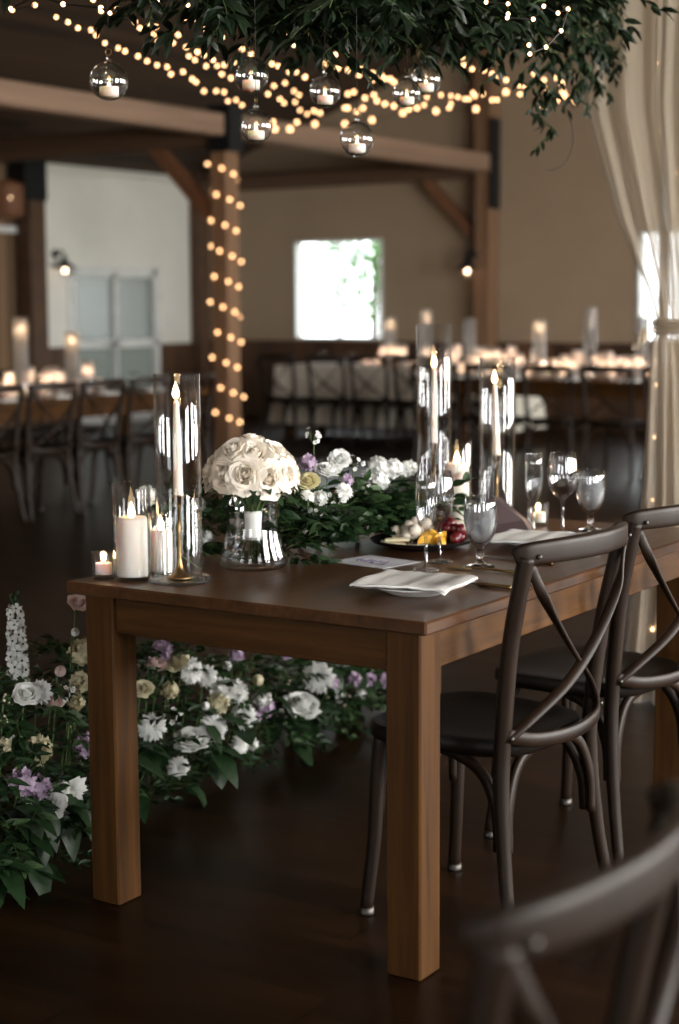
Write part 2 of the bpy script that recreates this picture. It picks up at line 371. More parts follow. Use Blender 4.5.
STRANDS=[
('string of warm bulbs starting at the upper left just above the left glass globe',0.007,0.0115,[(-2.185,1.161,2.316),(-2.263,1.349,2.366),(-2.338,1.53,2.36),(-2.437,1.698,2.376),(-2.54,1.864,2.388),(-2.632,2.039,2.412),(-2.746,2.197,2.425),(-2.845,2.363,2.425),(-2.93,2.541,2.435),(-3.034,2.707,2.452),(-3.114,2.887,2.46),(-3.206,3.059,2.467),(-3.293,3.235,2.477),(-3.378,3.413,2.496),(-3.484,3.574,2.49),(-3.559,3.761,2.527),(-3.641,3.938,2.519),(-3.745,4.103,2.53),(-3.828,4.276,2.508),(-3.894,4.468,2.533),(-3.976,4.648,2.552),(-4.073,4.813,2.527),(-4.153,4.996,2.556),(-4.239,5.17,2.551),(-4.194,5.418,2.473),(-4.185,5.658,2.493)]),
('string of the largest warm bulbs in a shallow line before the pale beam',0.019,0.017,[(-6.063,8.085,2.773),(-5.847,7.982,2.751),(-5.573,7.922,2.766),(-5.269,7.876,2.743),(-4.992,7.817,2.75),(-4.698,7.772,2.777),(-4.395,7.728,2.766),(-4.058,7.705,2.755),(-3.794,7.651,2.847),(-3.476,7.599,2.726),(-3.209,7.535,2.74)]),
('string of warm bulbs falling from above the left globe to the centre',0.007,0.0115,[(-1.835,1.147,2.309),(-1.923,1.284,2.304),(-1.991,1.44,2.339),(-2.092,1.568,2.335),(-2.154,1.724,2.353),(-2.246,1.86,2.36),(-2.323,2.01,2.398),(-2.41,2.151,2.418),(-2.521,2.274,2.418),(-2.612,2.409,2.418),(-2.688,2.56,2.455),(-2.77,2.701,2.461),(-2.859,2.847,2.52),(-2.931,2.991,2.495),(-3.021,3.125,2.481),(-3.091,3.28,2.523),(-3.202,3.4,2.512),(-3.259,3.557,2.507),(-3.316,3.718,2.531),(-3.388,3.87,2.559),(-3.494,3.992,2.538),(-3.554,4.148,2.54),(-3.563,4.333,2.51),(-3.583,4.512,2.499),(-3.655,4.67,2.563),(-3.701,4.84,2.6),(-3.813,4.951,2.533),(-3.888,5.097,2.531),(-3.939,5.272,2.619),(-4.006,5.422,2.617),(-4.117,5.541,2.596),(-4.183,5.689,2.567),(-4.238,5.846,2.562),(-4.295,6.009,2.599),(-4.355,6.166,2.605)]),
('string of warm bulbs running level behind the four right-hand globes',0.0115,0.011,[(-4.223,6.256,2.636),(-4.175,6.217,2.629),(-4.149,6.177,2.71),(-4.086,6.149,2.715),(-4.031,6.096,2.583),(-3.969,6.07,2.601),(-3.931,6.033,2.655),(-3.855,6.015,2.666),(-3.806,5.971,2.622),(-3.733,5.945,2.597),(-3.656,5.923,2.577),(-3.549,5.92,2.552),(-3.479,5.896,2.551),(-3.415,5.869,2.561),(-3.374,5.833,2.601),(-3.276,5.828,2.605),(-3.198,5.808,2.592),(-3.135,5.777,2.578),(-3.137,5.699,2.531),(-3.116,5.639,2.502),(-3.015,5.643,2.545),(-2.967,5.603,2.538),(-2.922,5.567,2.564),(-2.883,5.519,2.54),(-2.819,5.492,2.543),(-2.747,5.464,2.503),(-2.696,5.426,2.496)]),
('string of warm bulbs rising through the trailing leaves on the right',0.009,0.012,[(-1.928,3.512,2.439),(-1.94,3.657,2.449),(-1.992,3.77,2.433),(-2.023,3.901,2.433),(-2.039,4.043,2.446),(-2.067,4.175,2.445),(-2.114,4.294,2.444),(-2.129,4.436,2.451),(-2.134,4.582,2.444),(-2.185,4.695,2.416),(-2.229,4.825,2.472),(-2.248,4.974,2.549),(-2.261,5.115,2.535),(-2.315,5.226,2.51),(-2.361,5.345,2.5),(-2.377,5.499,2.596),(-2.418,5.611,2.521),(-2.477,5.722,2.509),(-2.515,5.863,2.619),(-2.563,5.978,2.585),(-2.607,6.098,2.578)]),
('string of warm bulbs sloping just under the dark foliage',0.008,0.0115,[(-2.192,2.117,2.304),(-2.27,2.259,2.317),(-2.34,2.406,2.322),(-2.37,2.58,2.337),(-2.443,2.735,2.413),(-2.508,2.885,2.417),(-2.527,3.061,2.399),(-2.599,3.208,2.413),(-2.65,3.365,2.41),(-2.717,3.516,2.432),(-2.773,3.671,2.431),(-2.786,3.867,2.518),(-2.826,4.032,2.517),(-2.874,4.195,2.53),(-2.946,4.344,2.568),(-2.995,4.507,2.585),(-3.089,4.635,2.572),(-3.115,4.814,2.604),(-3.203,4.946,2.589),(-3.244,5.117,2.633),(-3.315,5.263,2.638),(-3.376,5.418,2.659),(-3.441,5.568,2.664)]),
('string of small warm bulbs woven through the middle of the foliage',0.006,0.008,[(-1.405,0.935,2.231),(-1.38,1.019,2.194),(-1.39,1.086,2.198),(-1.427,1.134,2.192),(-1.446,1.196,2.193),(-1.475,1.253,2.215),(-1.489,1.316,2.21),(-1.515,1.371,2.199),(-1.526,1.448,2.273),(-1.536,1.519,2.296),(-1.554,1.576,2.269),(-1.563,1.642,2.264),(-1.58,1.711,2.306),(-1.594,1.775,2.303),(-1.605,1.836,2.277),(-1.628,1.898,2.3),(-1.649,1.952,2.26),(-1.66,2.016,2.249),(-1.676,2.082,2.269),(-1.69,2.148,2.282),(-1.715,2.203,2.266),(-1.729,2.269,2.279),(-1.735,2.338,2.281),(-1.845,2.352,2.363)]),
('string of small near bulbs in the foliage at the top right',0.005,0.005,[(-0.2,0.612,2.058),(-0.154,0.63,2.052),(-0.148,0.619,2.028),(-0.145,0.609,2.018),(-0.092,0.632,2.013),(-0.07,0.64,2.04),(-0.038,0.646,2.023),(-0.016,0.651,2.03),(-0.022,0.629,1.981),(-0.043,0.598,1.944),(-0.068,0.569,1.928),(-0.067,0.562,1.946)]),
('string of small near bulbs at the top left corner',0.006,0.005,[(-1.241,0.178,2.085),(-1.169,0.188,2.109),(-1.091,0.195,2.083),(-0.994,0.216,2.068),(-0.953,0.2,2.05),(-0.857,0.227,2.082),(-0.762,0.245,2.055)]),
('string of tiny bulbs hanging inside the sheer drape',0.007,0.007,[(-0.705,2.779,2.501),(-0.669,2.76,2.214),(-0.651,2.736,1.979),(-0.592,2.753,1.834),(-0.615,2.709,1.637),(-0.613,2.679,1.43),(-0.628,2.649,1.293),(-0.601,2.638,1.103),(-0.598,2.613,0.923),(-0.59,2.586,0.706),(-0.571,2.567,0.499),(-0.562,2.537,0.26)]),
]
FLOWERS_LEFT=[('lisianthus',-1.12,0.225,0.654,0.025),('bud',-1.12,0.212,0.588,0.017),('stock_cream',-1.12,0.235,0.534,0.037),('stock_cream',-1.12,0.225,0.46,0.03),('stock_cream',-1.12,0.209,0.413,0.025),('bud_pink',-1.12,0.155,0.501,0.022),('mum',-1.12,0.083,0.463,0.031),('rose',-1.12,0.038,0.46,0.031),('lisianthus',-1.12,0.127,0.425,0.024),('stock_cream',-1.12,0.067,0.324,0.041),('stock_lilac',-1.12,0.241,0.296,0.035),('stock_lilac',-1.12,0.013,0.258,0.038),('stock_lilac',-1.12,0.067,0.23,0.036),('mum',-1.12,0.179,0.201,0.045),('rose',-1.12,0.092,0.173,0.046),('mum',-1.12,0.155,0.146,0.025),('stock_cream',-1.12,-0.039,0.361,0.021),('stock_green',-1.12,-0.031,0.467,0.028),('stock_green',-1.12,-0.043,0.422,0.026),('stock_green',-1.12,0.193,0.366,0.025)]
FLOWERS_UNDER=[('lisianthus',-1.2,0.599,0.415,0.035),('stock_lilac',-1.2,0.643,0.454,0.033),('rose_cream',-1.2,0.698,0.408,0.03),('bud_cream',-1.2,0.742,0.419,0.022),('mum',-1.2,0.772,0.374,0.039),('mum',-1.2,0.835,0.347,0.034),('bud',-1.2,0.934,0.357,0.023),('bud_cream',-1.2,1.016,0.336,0.017),('stock_lilac',-1.2,0.978,0.379,0.026),('mum',-1.2,0.595,0.253,0.041),('stock',-1.2,0.909,0.292,0.04),('stock',-1.2,0.975,0.273,0.038),('stock_cream',-1.2,0.889,0.261,0.037),('bud',-1.2,0.829,0.262,0.02),('bud',-1.2,0.884,0.25,0.023),('rose',-1.2,0.767,0.163,0.048),('mum',-1.2,0.864,0.188,0.043),('mum',-1.2,1.008,0.195,0.041),('mum',-1.2,0.991,0.111,0.032),('stock',-1.2,1.05,0.101,0.021),('stock',-1.2,1.108,0.228,0.03),('stock_lilac',-1.2,1.123,0.194,0.03),('stock_lilac',-1.2,1.067,0.179,0.021),('rose',-1.2,1.302,0.15,0.052),('mum',-1.2,1.408,0.233,0.053),('stock_lilac',-1.2,1.493,0.197,0.019),('stock_lilac',-1.2,1.61,0.187,0.026),('stock_lilac',-1.2,1.701,0.163,0.029),('stock_lilac',-1.2,1.801,0.146,0.027),('bud',-1.2,1.658,0.131,0.029),('mum',-1.2,0.703,0.113,0.033),('stock',-1.2,0.584,0.169,0.019),('stock_lilac',-1.2,1.229,0.336,0.018),('rose_cream',-1.2,0.56,0.362,0.024),('stock_cream',-1.2,0.674,0.339,0.027),('bud_cream',-1.2,1.084,0.287,0.027)]
FLOWERS_TABLE=[('wax',-0.74,0.707,1.05,0.023),('stock_lilac',-0.72,0.65,0.991,0.023),('ranunculus',-0.66,0.565,0.949,0.027),('rose',-0.7,0.706,0.957,0.031),('rose',-0.74,0.823,0.979,0.026),('mum',-0.66,0.728,0.914,0.025),('stock_lilac',-0.68,0.769,0.937,0.018),('stock',-0.72,0.985,0.95,0.032),('stock',-0.72,1.063,0.938,0.03),('stock',-0.7,0.957,0.913,0.029),('stock',-0.74,1.155,0.927,0.025),('wax',-0.64,0.574,0.88,0.02),('wax',-0.64,0.632,0.871,0.017),('wax',-0.66,0.681,0.9,0.023),('wax',-0.74,0.891,0.968,0.024),('stock',-0.66,0.613,0.907,0.022),('stock',-0.9,0.233,0.936,0.028),('stock',-0.86,0.377,0.895,0.027),('stock',-0.84,0.381,0.822,0.022),('stock',-0.9,0.326,0.898,0.022),('mum',-0.65,0.545,0.922,0.02),('stock',-0.76,1.221,0.926,0.023),('wax',-0.7,0.887,0.925,0.021)]# ================================================================ THE BARN
XL, XR, YN, YF = -11.45, 5.2, -6.5, 14.0
def roofz(x): return 3.0+(x-XL)*.33 if x < -3.1 else 3.0+(XR-x)*.33
struct(MB().box((XL-.2,YN-.2,-.12),(XR+.2,YF+.2,0)).build('floor', 'floor', smooth=False))
# ceiling: two pitched plank slopes
mb = MB()
for (xa, xb) in ((XL-.2,-3.1),(-3.1,XR+.2)):
    mb.prism([(xa,roofz(xa)),(xb,roofz(xb)),(xb,roofz(xb)+.15),(xa,roofz(xa)+.15)], 1, YN-.2, YF+.2)
struct(mb.build('ceiling', 'ceil', smooth=False))
# far wall with two window openings
W1 = (-9.95,-8.71,.99,2.16); W2 = (-5.46,-4.30,.99,2.16)
def gable(mb, x0, x1, z0, y0, y1):
    xs = [x0]+([-3.1] if x0 < -3.1 < x1 else [])+[x1]
    for a, b in zip(xs[:-1], xs[1:]):
        mb.prism([(a,z0),(b,z0),(b,roofz(b)),(a,roofz(a))], 1, y0, y1)
mb = MB()
xs = [XL-.2, W1[0], W1[1], W2[0], W2[1], XR+.2]
for i, (a, b) in enumerate(zip(xs[:-1], xs[1:])):
    if i in (1, 3):
        mb.box((a,YF,0),(b,YF+.15,.99)); gable(mb, a, b, 2.16, YF, YF+.15)
    else: gable(mb, a, b, 0, YF, YF+.15)
struct(mb.build('wall_far', 'plaster', smooth=False))
mb = MB().box((XL,YF-.03,0),(XR,YF,.93)); mb.box((XL,YF-.055,.93),(XR,YF,.965))
struct(mb.build('trim_1', 'wainscot', smooth=False))
def window(name, w):
    x0,x1,z0,z1 = w; mb = MB(); y = YF
    for lo, hi in (((x0-.01,z0-.01),(x0+.02,z1+.01)),((x1-.02,z0-.01),(x1+.01,z1+.01)),((x0,z1-.02),(x1,z1+.01)),((x0,z0-.01),(x1,z0+.02)),(((x0+x1)/2-.010,z0),((x0+x1)/2+.010,z1))):
        mb.box((lo[0],y-.02,lo[1]),(hi[0],y+.08,hi[1]))
    o = struct(mb.build(name, 'frame', smooth=False))
    MB().box((x0,y+.03,z0),(x1,y+.036,z1)).build('pane', 'pane', o, smooth=False)
window('window_1', W1); window('window_2', W2)
# left wall: white plaster at its far end with a glazed door, brown boards nearer
D1 = (11.59,13.12,0,1.80)
mb = MB()
mb.box((XL-.15,10.9,0),(XL,D1[0],3.05)); mb.box((XL-.15,D1[1],0),(XL,YF,3.05)); mb.box((XL-.15,D1[0],D1[3]),(XL,D1[1],3.05))
struct(mb.build('wall_left_far', 'white_plaster', smooth=False))
struct(MB().box((XL-.15,YN-.2,0),(XL,10.9,3.05)).build('wall_left', 'barnwall', smooth=False))
mb = MB().box((XL,D1[1]+.05,0),(XL+.03,YF-.2,.93)); mb.box((XL,10.95,0),(XL+.03,D1[0]-.05,.93))
struct(mb.build('trim_2', 'wain_y', smooth=False))
mb = MB().box((XL-.02,8.0,2.20),(XL+.06,10.86,2.27))
struct(mb.build('trim_3', 'frame', smooth=False))
y0,y1,z0,z1 = D1; mb = MB()
for a, b in (((y0-.06,0),(y0+.05,z1+.06)),((y1-.05,0),(y1+.06,z1+.06)),((y0,z1-.06),(y1,z1+.06)),((y0,.0),(y1,.12)),((y0,.90),(y1,1.0)),(((y0+y1)/2-.03,0),((y0+y1)/2+.03,z1))):
    mb.box((XL-.06,a[0],a[1]),(XL+.025,b[0],b[1]))
dr = struct(mb.build('door_1', 'frame', smooth=False))
MB().box((XL-.04,y0,.1),(XL-.03,y1,z1)).build('pane', 'frosted', dr, smooth=False)
mb = MB().tube([(XL+.03,y0+.70,.95),(XL+.09,y0+.70,.95),(XL+.09,y0+.58,.95)], .012, 8); mb.build('door_handle', 'iron', dr)
# light switch plates on the white wall
o = MB().box((XL,13.38,1.28),(XL+.012,13.46,1.40)).build('switch_plate', 'china', smooth=False); tag(o, 'upper small switch plate on the white wall right of the glazed door', 'switch')
o = MB().box((XL,13.38,1.10),(XL+.012,13.46,1.2)).build('switch_plate', 'china', smooth=False); tag(o, 'lower small switch plate on the white wall right of the glazed door', 'switch')
# right wall and near wall with big daylight windows (outside the photograph)
def side_wall(name, axis, pos, a, b, ztop, wins, th):
    mb = MB(); cur = a
    def bx(u0,u1,z0,z1):
        if axis == 0: mb.box((min(pos,pos+th),u0,z0),(max(pos,pos+th),u1,z1))
        else: mb.box((u0,min(pos,pos+th),z0),(u1,max(pos,pos+th),z1))
    for (u0,u1,z0,z1) in wins:
        bx(cur,u0,0,ztop(0)); bx(u0,u1,0,z0); bx(u0,u1,z1,ztop(0)); cur = u1
    bx(cur,b,0,ztop(0)); return struct(mb.build(name, 'plaster', smooth=False))
RW = [(-4.4,-2.6,1.1,2.9),(-.9,.9,1.1,2.9),(2.6,4.4,1.1,2.9),(6.2,8.0,1.1,2.9),(9.8,11.6,1.1,2.9)]
side_wall('wall_right', 0, XR, YN-.2, YF+.2, lambda _: 3.05, RW, .15)
mb = MB(); NW = [(-2.2,-.4,.9,2.5),(1.6,3.4,.9,2.5)]
xs = [XL-.2]+[v for w in NW for v in w[:2]]+[XR+.2]
for i, (a, b) in enumerate(zip(xs[:-1], xs[1:])):
    if i % 2: mb.box((a,YN-.15,0),(b,YN,.9)); gable(mb, a, b, 2.5, YN-.15, YN)
    else: gable(mb, a, b, 0, YN-.15, YN)
struct(mb.build('wall_near', 'plaster', smooth=False))
def area(loc, rot, sx, sy, e, col=(1,1,1), name='daylight'):
    l = bpy.data.lights.new(name, 'AREA'); l.shape = 'RECTANGLE'; l.size = sx; l.size_y = sy; l.energy = e; l.color = col
    o = bpy.data.objects.new(name, l); COL.objects.link(o); o.location = loc; o.rotation_euler = rot; return o
DAY = (1.0,.965,.91)
for i, (a,b,c,d) in enumerate(RW): area((XR-.01,(a+b)/2,(c+d)/2), (0,radians(90),0), d-c, b-a, [20,380,480,360,300][i], DAY)
for (a,b,c,d) in NW: area(((a+b)/2,YN+.01,(c+d)/2), (radians(90),0,0), b-a, d-c, 16, DAY)
# timbers
def timber(name, lo, hi, mat, label, cat='beam'):
    o = MB().box(lo, hi, bev=.012).build(name, mat, smooth=False); return tag(o, label, cat)
pb = .10
pst = timber('timber_post', (-7.34,8.90,0), (-7.16,9.08,3.06), 'post', 'square timber post wrapped in fairy lights, beside the long left table', 'post')
o = MB().box((-7.352,8.888,2.72),(-7.128,8.9,3.12)).box((-7.14,8.888,2.72),(-7.128,9.11,3.12)).build('iron_plate', 'iron', pst, smooth=False)
o = timber('timber_post', (-7.36,13.76,0), (-7.14,13.96,4.3), 'post', 'square timber post against the tan wall, right of the bright window', 'post')
MB().box((-7.15,13.74,2.45),(-7.128,13.96,3.45)).build('iron_plate', 'iron', o, smooth=False)
o = timber('timber_post', (XL+.05,10.68,0), (XL+.26,10.94,3.05), 'beam_x', 'brown timber post at the left edge of the white wall', 'post')
MB().box((XL+.04,10.60,2.55),(XL+.275,10.95,3.0)).build('iron_plate', 'iron', o, smooth=False)
timber('timber_post', (XL+.01,13.80,0), (XL+.20,13.98,3.05), 'beam_x', 'dark timber post in the corner right of the white wall', 'post')
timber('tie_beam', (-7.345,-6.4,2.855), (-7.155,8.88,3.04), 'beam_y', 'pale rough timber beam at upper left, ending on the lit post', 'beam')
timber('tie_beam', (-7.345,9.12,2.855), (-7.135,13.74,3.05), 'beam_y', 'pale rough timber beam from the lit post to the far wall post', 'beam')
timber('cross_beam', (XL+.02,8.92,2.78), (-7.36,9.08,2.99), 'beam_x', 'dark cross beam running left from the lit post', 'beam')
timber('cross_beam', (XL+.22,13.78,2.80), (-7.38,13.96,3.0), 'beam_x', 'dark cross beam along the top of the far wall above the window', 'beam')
def brace(y, label):
    a = Vector((-8.02,y,2.80)); b = Vector((-7.375,y,2.16)); mb = MB()
    d = (b-a).normalized(); n = Vector((d.z,0,-d.x))*.055
    mb.prism([(a.x+n.x,a.z+n.z),(a.x-n.x,a.z-n.z),(b.x-n.x,b.z-n.z),(b.x+n.x,b.z+n.z)], 1, y-.06, y+.06)
    return tag(mb.build('diagonal_brace', 'brace', smooth=False), label, 'brace')
brace(9.0, 'reddish diagonal brace left of the lit post')
brace(13.87, 'reddish diagonal brace left of the far wall post')
# wall lamps
def wall_lamp(x, y, z, rz, label, drop):
    t = thing('barn_wall_lamp', label, 'lamp', (x,y,z), rz)
    # local +x away from wall
    mb = MB().lathe([(.05,0),(.05,.02)], 16, (0,0,0)); mb.v = [(v[2],v[0],v[1]) for v in mb.v]
    mb.build('wall_plate', 'iron', t)
    MB().tube(spline([(0,0,0),(.06,0,.03),(.12,0,.02),(.15,0,-.04)],5), .014, 8).build('arm', 'iron', t)
    MB().lathe([(.03,-.04),(.035,-.09),(.06,-.11),(.13,-.16),(.125,-.16),(.05,-.115),(.025,-.09)], 20, (.15,0,0)).build('lamp_shade', 'iron', t)
    MB().lathe([(.055,-.13),(.06,-.22),(.045,-.27),(0,-.285)], 16, (.15,0,0), cap=False).build('glass_jar', 'glass', t)
    MB().ball((.15,0,-.19), .024, 10, 8).build('bulb', 'farflame', t)
    if drop: MB().tube([(0,0,0),(0,0,drop)], .012, 8).build('conduit', 'iron', t)
    return t
wall_lamp(-7.35, 13.76, 1.95, radians(-90), 'barn lamp with glowing bulb and iron conduit on the far wall post', 1.0)
wall_lamp(XL+.01, 11.33, 1.99, 0, 'barn lamp with glowing bulb on the white wall left of the glazed door', 0)
# brass lantern hung near left wall
t = thing('hanging_lantern', 'dim brown hanging lantern at the left edge below the beams', 'lantern', (-10.9,10.05,2.62))
MB().tube([(0,0,.10),(0,0,.62)], .01, 6).build('chain', 'iron', t)
MB().lathe([(.02,.10),(.16,.05),(.17,0),(.17,-.26),(.13,-.30),(0,-.30)], 16, cap=False).build('lamp_shade', 'brace', t)
MB().ball((.14,-.10,-.1), .007, 8, 6).build('bulb', 'farflame', t)  # glowing bead on the shade's surface, stands in for its small white highlight
# outside: ground, shrubs, trees
struct(MB().box((-60,-40,-.3),(40,60,-.13)).build('ground_outside', 'lawn', smooth=False))
def tree(x, y, h, r, label):
    t = thing('garden_tree', label, 'tree', (x,y,-.13)); rr = random.Random(int(x*10))
    MB().tube([(0,0,0),(.05,0,h*.5),(0,.05,h*.8)], [.14,.1,.04], 8).build('trunk', 'bark', t)
    mb = MB()
    for i in range(900):
        a = rr.uniform(0,2*pi); u = rr.uniform(-1,1); q = r*(rr.random()**.4)
        p = Vector((q*cos(a)*math.sqrt(1-u*u), q*sin(a)*math.sqrt(1-u*u), h*.62+u*q*h*.4/r))
        mb.leaf(p, (rr.uniform(-1,1),rr.uniform(-1,1),rr.uniform(-.8,.4)), (0,0,1), .30, .16)
    mb.build('foliage', 'outleaf', t)
tree(-22.5, 36, 4.6, 1.9, 'sunlit pale green tree outside the bright window')
tree(-19.5, 40, 5.5, 2.3, 'hazy pale tree outside, seen to the right in the window')

# ================================================================ FARM TABLE
TW, TL, TH = .952, 1.576, .76
ft = thing('farm_table', 'brown wooden farm table set for two with candles and bouquet', 'table', (-TW/2, TL/2, 0))
hx, hy = TW/2, TL/2
mb = MB()
mb.box((-hx,-hy,TH-.028),(hx,hy,TH), bev=.004)
mb.build('table_top', 'tabletop', ft, smooth=False)
lw, ins = .083, .03
for sx in (-1,1):
    for sy in (-1,1):
        x0 = sx*(hx-ins); x1 = sx*(hx-ins-lw); y0 = sy*(hy-ins); y1 = sy*(hy-ins-lw)
        MB().box((min(x0,x1),min(y0,y1),0),(max(x0,x1),max(y0,y1),TH-.029), bev=.004).build('leg', 'table_z', ft, smooth=False)
for sy in (-1,1):
    y0 = sy*(hy-ins-.012); MB().box((-hx+ins+lw,min(y0,y0-sy*.022),TH-.118),(hx-ins-lw,max(y0,y0-sy*.022),TH-.029), bev=.002).build('apron', 'table_x', ft, smooth=False)
for sx in (-1,1):
    x0 = sx*(hx-ins-.012); MB().box((min(x0,x0-sx*.022),-hy+ins+lw,TH-.118),(max(x0,x0-sx*.022),hy-ins-lw,TH-.029), bev=.002).build('apron', 'table_y', ft, smooth=False)

# ================================================================ CROSS-BACK CHAIRS
# local frame: the sitter faces -x, origin on the floor under the seat centre
def make_chair():
    t = thing('dining_chair', '', 'chair', (0,0,0))
    SH = .455
    # seat: rounded trapezoid with a softly dished top
    def outline(r):
        pts = []
        for k in range(40):
            a = 2*pi*k/40; ca, sa = cos(a), sin(a); e = .55
            x = .205*math.copysign(abs(ca)**e, ca); y = .212*math.copysign(abs(sa)**e, sa)
            y *= 1-.10*(x/.205); pts.append((x*r, y*r))
        return pts
    mb = MB(); rings = [(.965,SH-.036),(1,SH-.028),(1,SH-.010),(.975,SH),(.90,SH+.001),(.75,SH-.004),(.4,SH-.007),(.02,SH-.008)]
    vs = []; fs = []
    for r, z in rings: vs += [(x,y,z) for x,y in outline(r)]
    for i in range(len(rings)-1):
        for k in range(40):
            k2 = (k+1)%40; fs.append((i*40+k,i*40+k2,(i+1)*40+k2,(i+1)*40+k))
    fs.append(tuple(range(39,-1,-1))); fs.append(tuple(range((len(rings)-1)*40, len(rings)*40)))
    mb.add(vs, fs); mb.build('seat', 'seat', t, auto=50)
    # front legs
    for s in (-1,1):
        path = spline([(-.155,s*.165,SH-.03),(-.165,s*.168,.33),(-.172,s*.172,.18),(-.188,s*.185,.0)],5)
        lg = MB().tube(path, [.019-.004*i/(len(path)-1) for i in range(len(path))], 10).build('leg', 'chair', t)
        MB().lathe([(.017,0),(.0185,.004),(.0175,.018)], 12, (-.1865,s*.184,0)).build('foot_glide', 'rivet', lg)
    # rear posts: one bent piece from floor to rail
    post = {}
    for s in (-1,1):
        path = spline([(.225,s*.222,0),(.195,s*.205,.18),(.178,s*.195,.36),(.180,s*.193,.47),(.200,s*.202,.66),(.228,s*.208,.80),(.243,s*.208,.868)],6)
        post[s] = path
        MB().tube(path, [.0135+.0050*min(1,i/14) for i in range(len(path))], 10).build('rear_post', 'chair', t)
    # top rail: flattened, bowed backwards, ends wrap round the posts
    rail = spline([(.222,-.218,.862),(.244,-.208,.872),(.274,-.15,.876),(.293,-.07,.877),(.298,0,.877),(.293,.07,.877),(.274,.15,.876),(.244,.208,.872),(.222,.218,.862)],6)
    MB().tube(rail, [.75+.25*sin(pi*i/(len(rail)-1))**.4 for i in range(len(rail))], 14, flat=(.026,.0125), up=(0,0,1)).build('top_rail', 'chair', t)
    # crossed bentwood strips, bowed backwards
    for s in (-1,1):
        e = .006*s
        path = spline([(.250+e,s*.200,.85),(.262+e,s*.145,.76),(.262+e,s*.045,.655),(.250+e,-s*.055,.575),(.216+e,-s*.150,.51),(.190+e,-s*.196,.474)],6)
        MB().tube(path, 1, 8, flat=(.0125,.005), up=(-.2,s*.6,.75)).build('cross_strip', 'chair', t)
    path = spline([(.192,-.200,.480),(.226,-.13,.462),(.243,0,.455),(.226,.13,.462),(.192,.200,.480)],6)
    MB().tube(path, 1, 8, flat=(.0165,.006), up=(0,0,1)).build('lower_strap', 'chair', t)
    # bentwood arches under the seat
    arch = spline([(.190,-.186,.22),(.186,-.180,.31),(.180,-.135,.395),(.176,-.06,.422),(.176,.06,.422),(.180,.135,.395),(.186,.180,.31),(.190,.186,.22)],6)
    MB().tube(arch, 1, 8, flat=(.009,.012), up=(1,0,0)).build('bentwood_arch', 'chair', t)
    for s in (-1,1):
        side = spline([(.170,s*.190,.22),(.160,s*.186,.31),(.115,s*.178,.385),(.02,s*.172,.418),(-.10,s*.168,.420),(-.140,s*.166,.405)],6)
        MB().tube(side, 1, 8, flat=(.009,.012), up=(0,1,0)).build('bentwood_arch', 'chair', t)
    fr = spline([(-.170,-.155,.24),(-.168,-.140,.33),(-.165,-.07,.405),(-.165,.07,.405),(-.168,.140,.33),(-.170,.155,.24)],6)
    MB().tube(fr, 1, 8, flat=(.009,.011), up=(1,0,0)).build('bentwood_arch', 'chair', t)
    for (x,y,z) in ((.268,-.199,.868),(.268,.199,.868),(.204,-.196,.474),(.204,.196,.474)):
        MB().ball((x,y,z), .0055, 8, 5).build('rivet', 'rivet', t)
    return t
chair0 = make_chair()
used = [False]
def place_chair(x, y, rz, label, group):
    o = chair0 if not used[0] else copy_tree(chair0); used[0] = True
    o.location = (x,y,0); o.rotation_euler = (0,0,rz); o['label'] = label; o['group'] = group
    return o
G = 'cross-back chairs at the candlelit farm table'
place_chair(-.130, .468, radians(-4), 'brown cross-back chair nearest the corner of the farm table', G)
place_chair(-.140, 1.095, radians(-7), 'brown cross-back chair at the far half of the farm table', G)
place_chair(.758, -1.425, radians(2.5), 'large blurred chair back in the lower right foreground', 'empty cross-back chairs in the foreground')
gl = 'cross-back chairs at the left banquet table'
w = ['at the left edge','second from left','third from left','fourth from left','behind the near cylinder']
for i, y in enumerate((4.70,5.20,5.69,6.20,6.70)):
    place_chair(-6.05, y, 0, 'dark chair on the near side of the left banquet table, '+w[i], gl)
for i, y in enumerate((5.95,6.45,6.95)):
    place_chair(-7.22, y, pi, 'dark chair on the far side of the left banquet table, '+['leftmost seen','middle one','rightmost'][i], gl)
gr = 'cross-back chairs at the right banquet table'
w = ['partly behind the drape','nearest clear of the drape','third from the drape','fourth from the drape','leftmost of the row']
for i, x in enumerate((-3.19,-3.71,-4.23,-4.75,-5.27)):
    place_chair(x, 9.46, radians(-90), 'dark cross-back chair at the right banquet table, '+w[i], gr)
gc = 'cross-back chairs at the cloth-covered table'
for i, x in enumerate((-8.05,-7.45,-6.95,-6.45,-5.95)):
    place_chair(x, 11.10, radians(-90), 'cross-back chair seen against the pale tablecloth, '+['by the cloth corner','second from the cloth corner','third from the cloth corner','fourth from the cloth corner','furthest right'][i], gc)

# ================================================================ FAR TABLES
def banquet(x0,x1,y0,y1,label,mat,lng):
    t = thing('banquet_table', label, 'table', ((x0+x1)/2,(y0+y1)/2,0)); a=(x1-x0)/2; b=(y1-y0)/2
    MB().box((-a,-b,.72),(a,b,.76), bev=.004).build('table_top', mat, t, smooth=False)
    for sx in (-1,1):
        for sy in (-1,1):
            MB().box((sx*(a-.10)-.045,sy*(b-.10)-.045,0),(sx*(a-.10)+.045,sy*(b-.10)+.045,.72), bev=.005).build('leg','table_z',t,smooth=False)
    mb = MB()
    mb.box((-a+.1,-b+.06,.62),(a-.1,-b+.085,.72)); mb.box((-a+.1,b-.085,.62),(a-.1,b-.06,.72))
    mb.box((-a+.06,-b+.1,.62),(-a+.085,b-.1,.72)); mb.box((a-.085,-b+.1,.62),(a-.06,b-.1,.72))
    mb.build('apron', mat, t, smooth=False)
    return t
banquet(-6.98,-6.10,3.7,7.25,'long wooden banquet table with candles on the left','table_y',1)
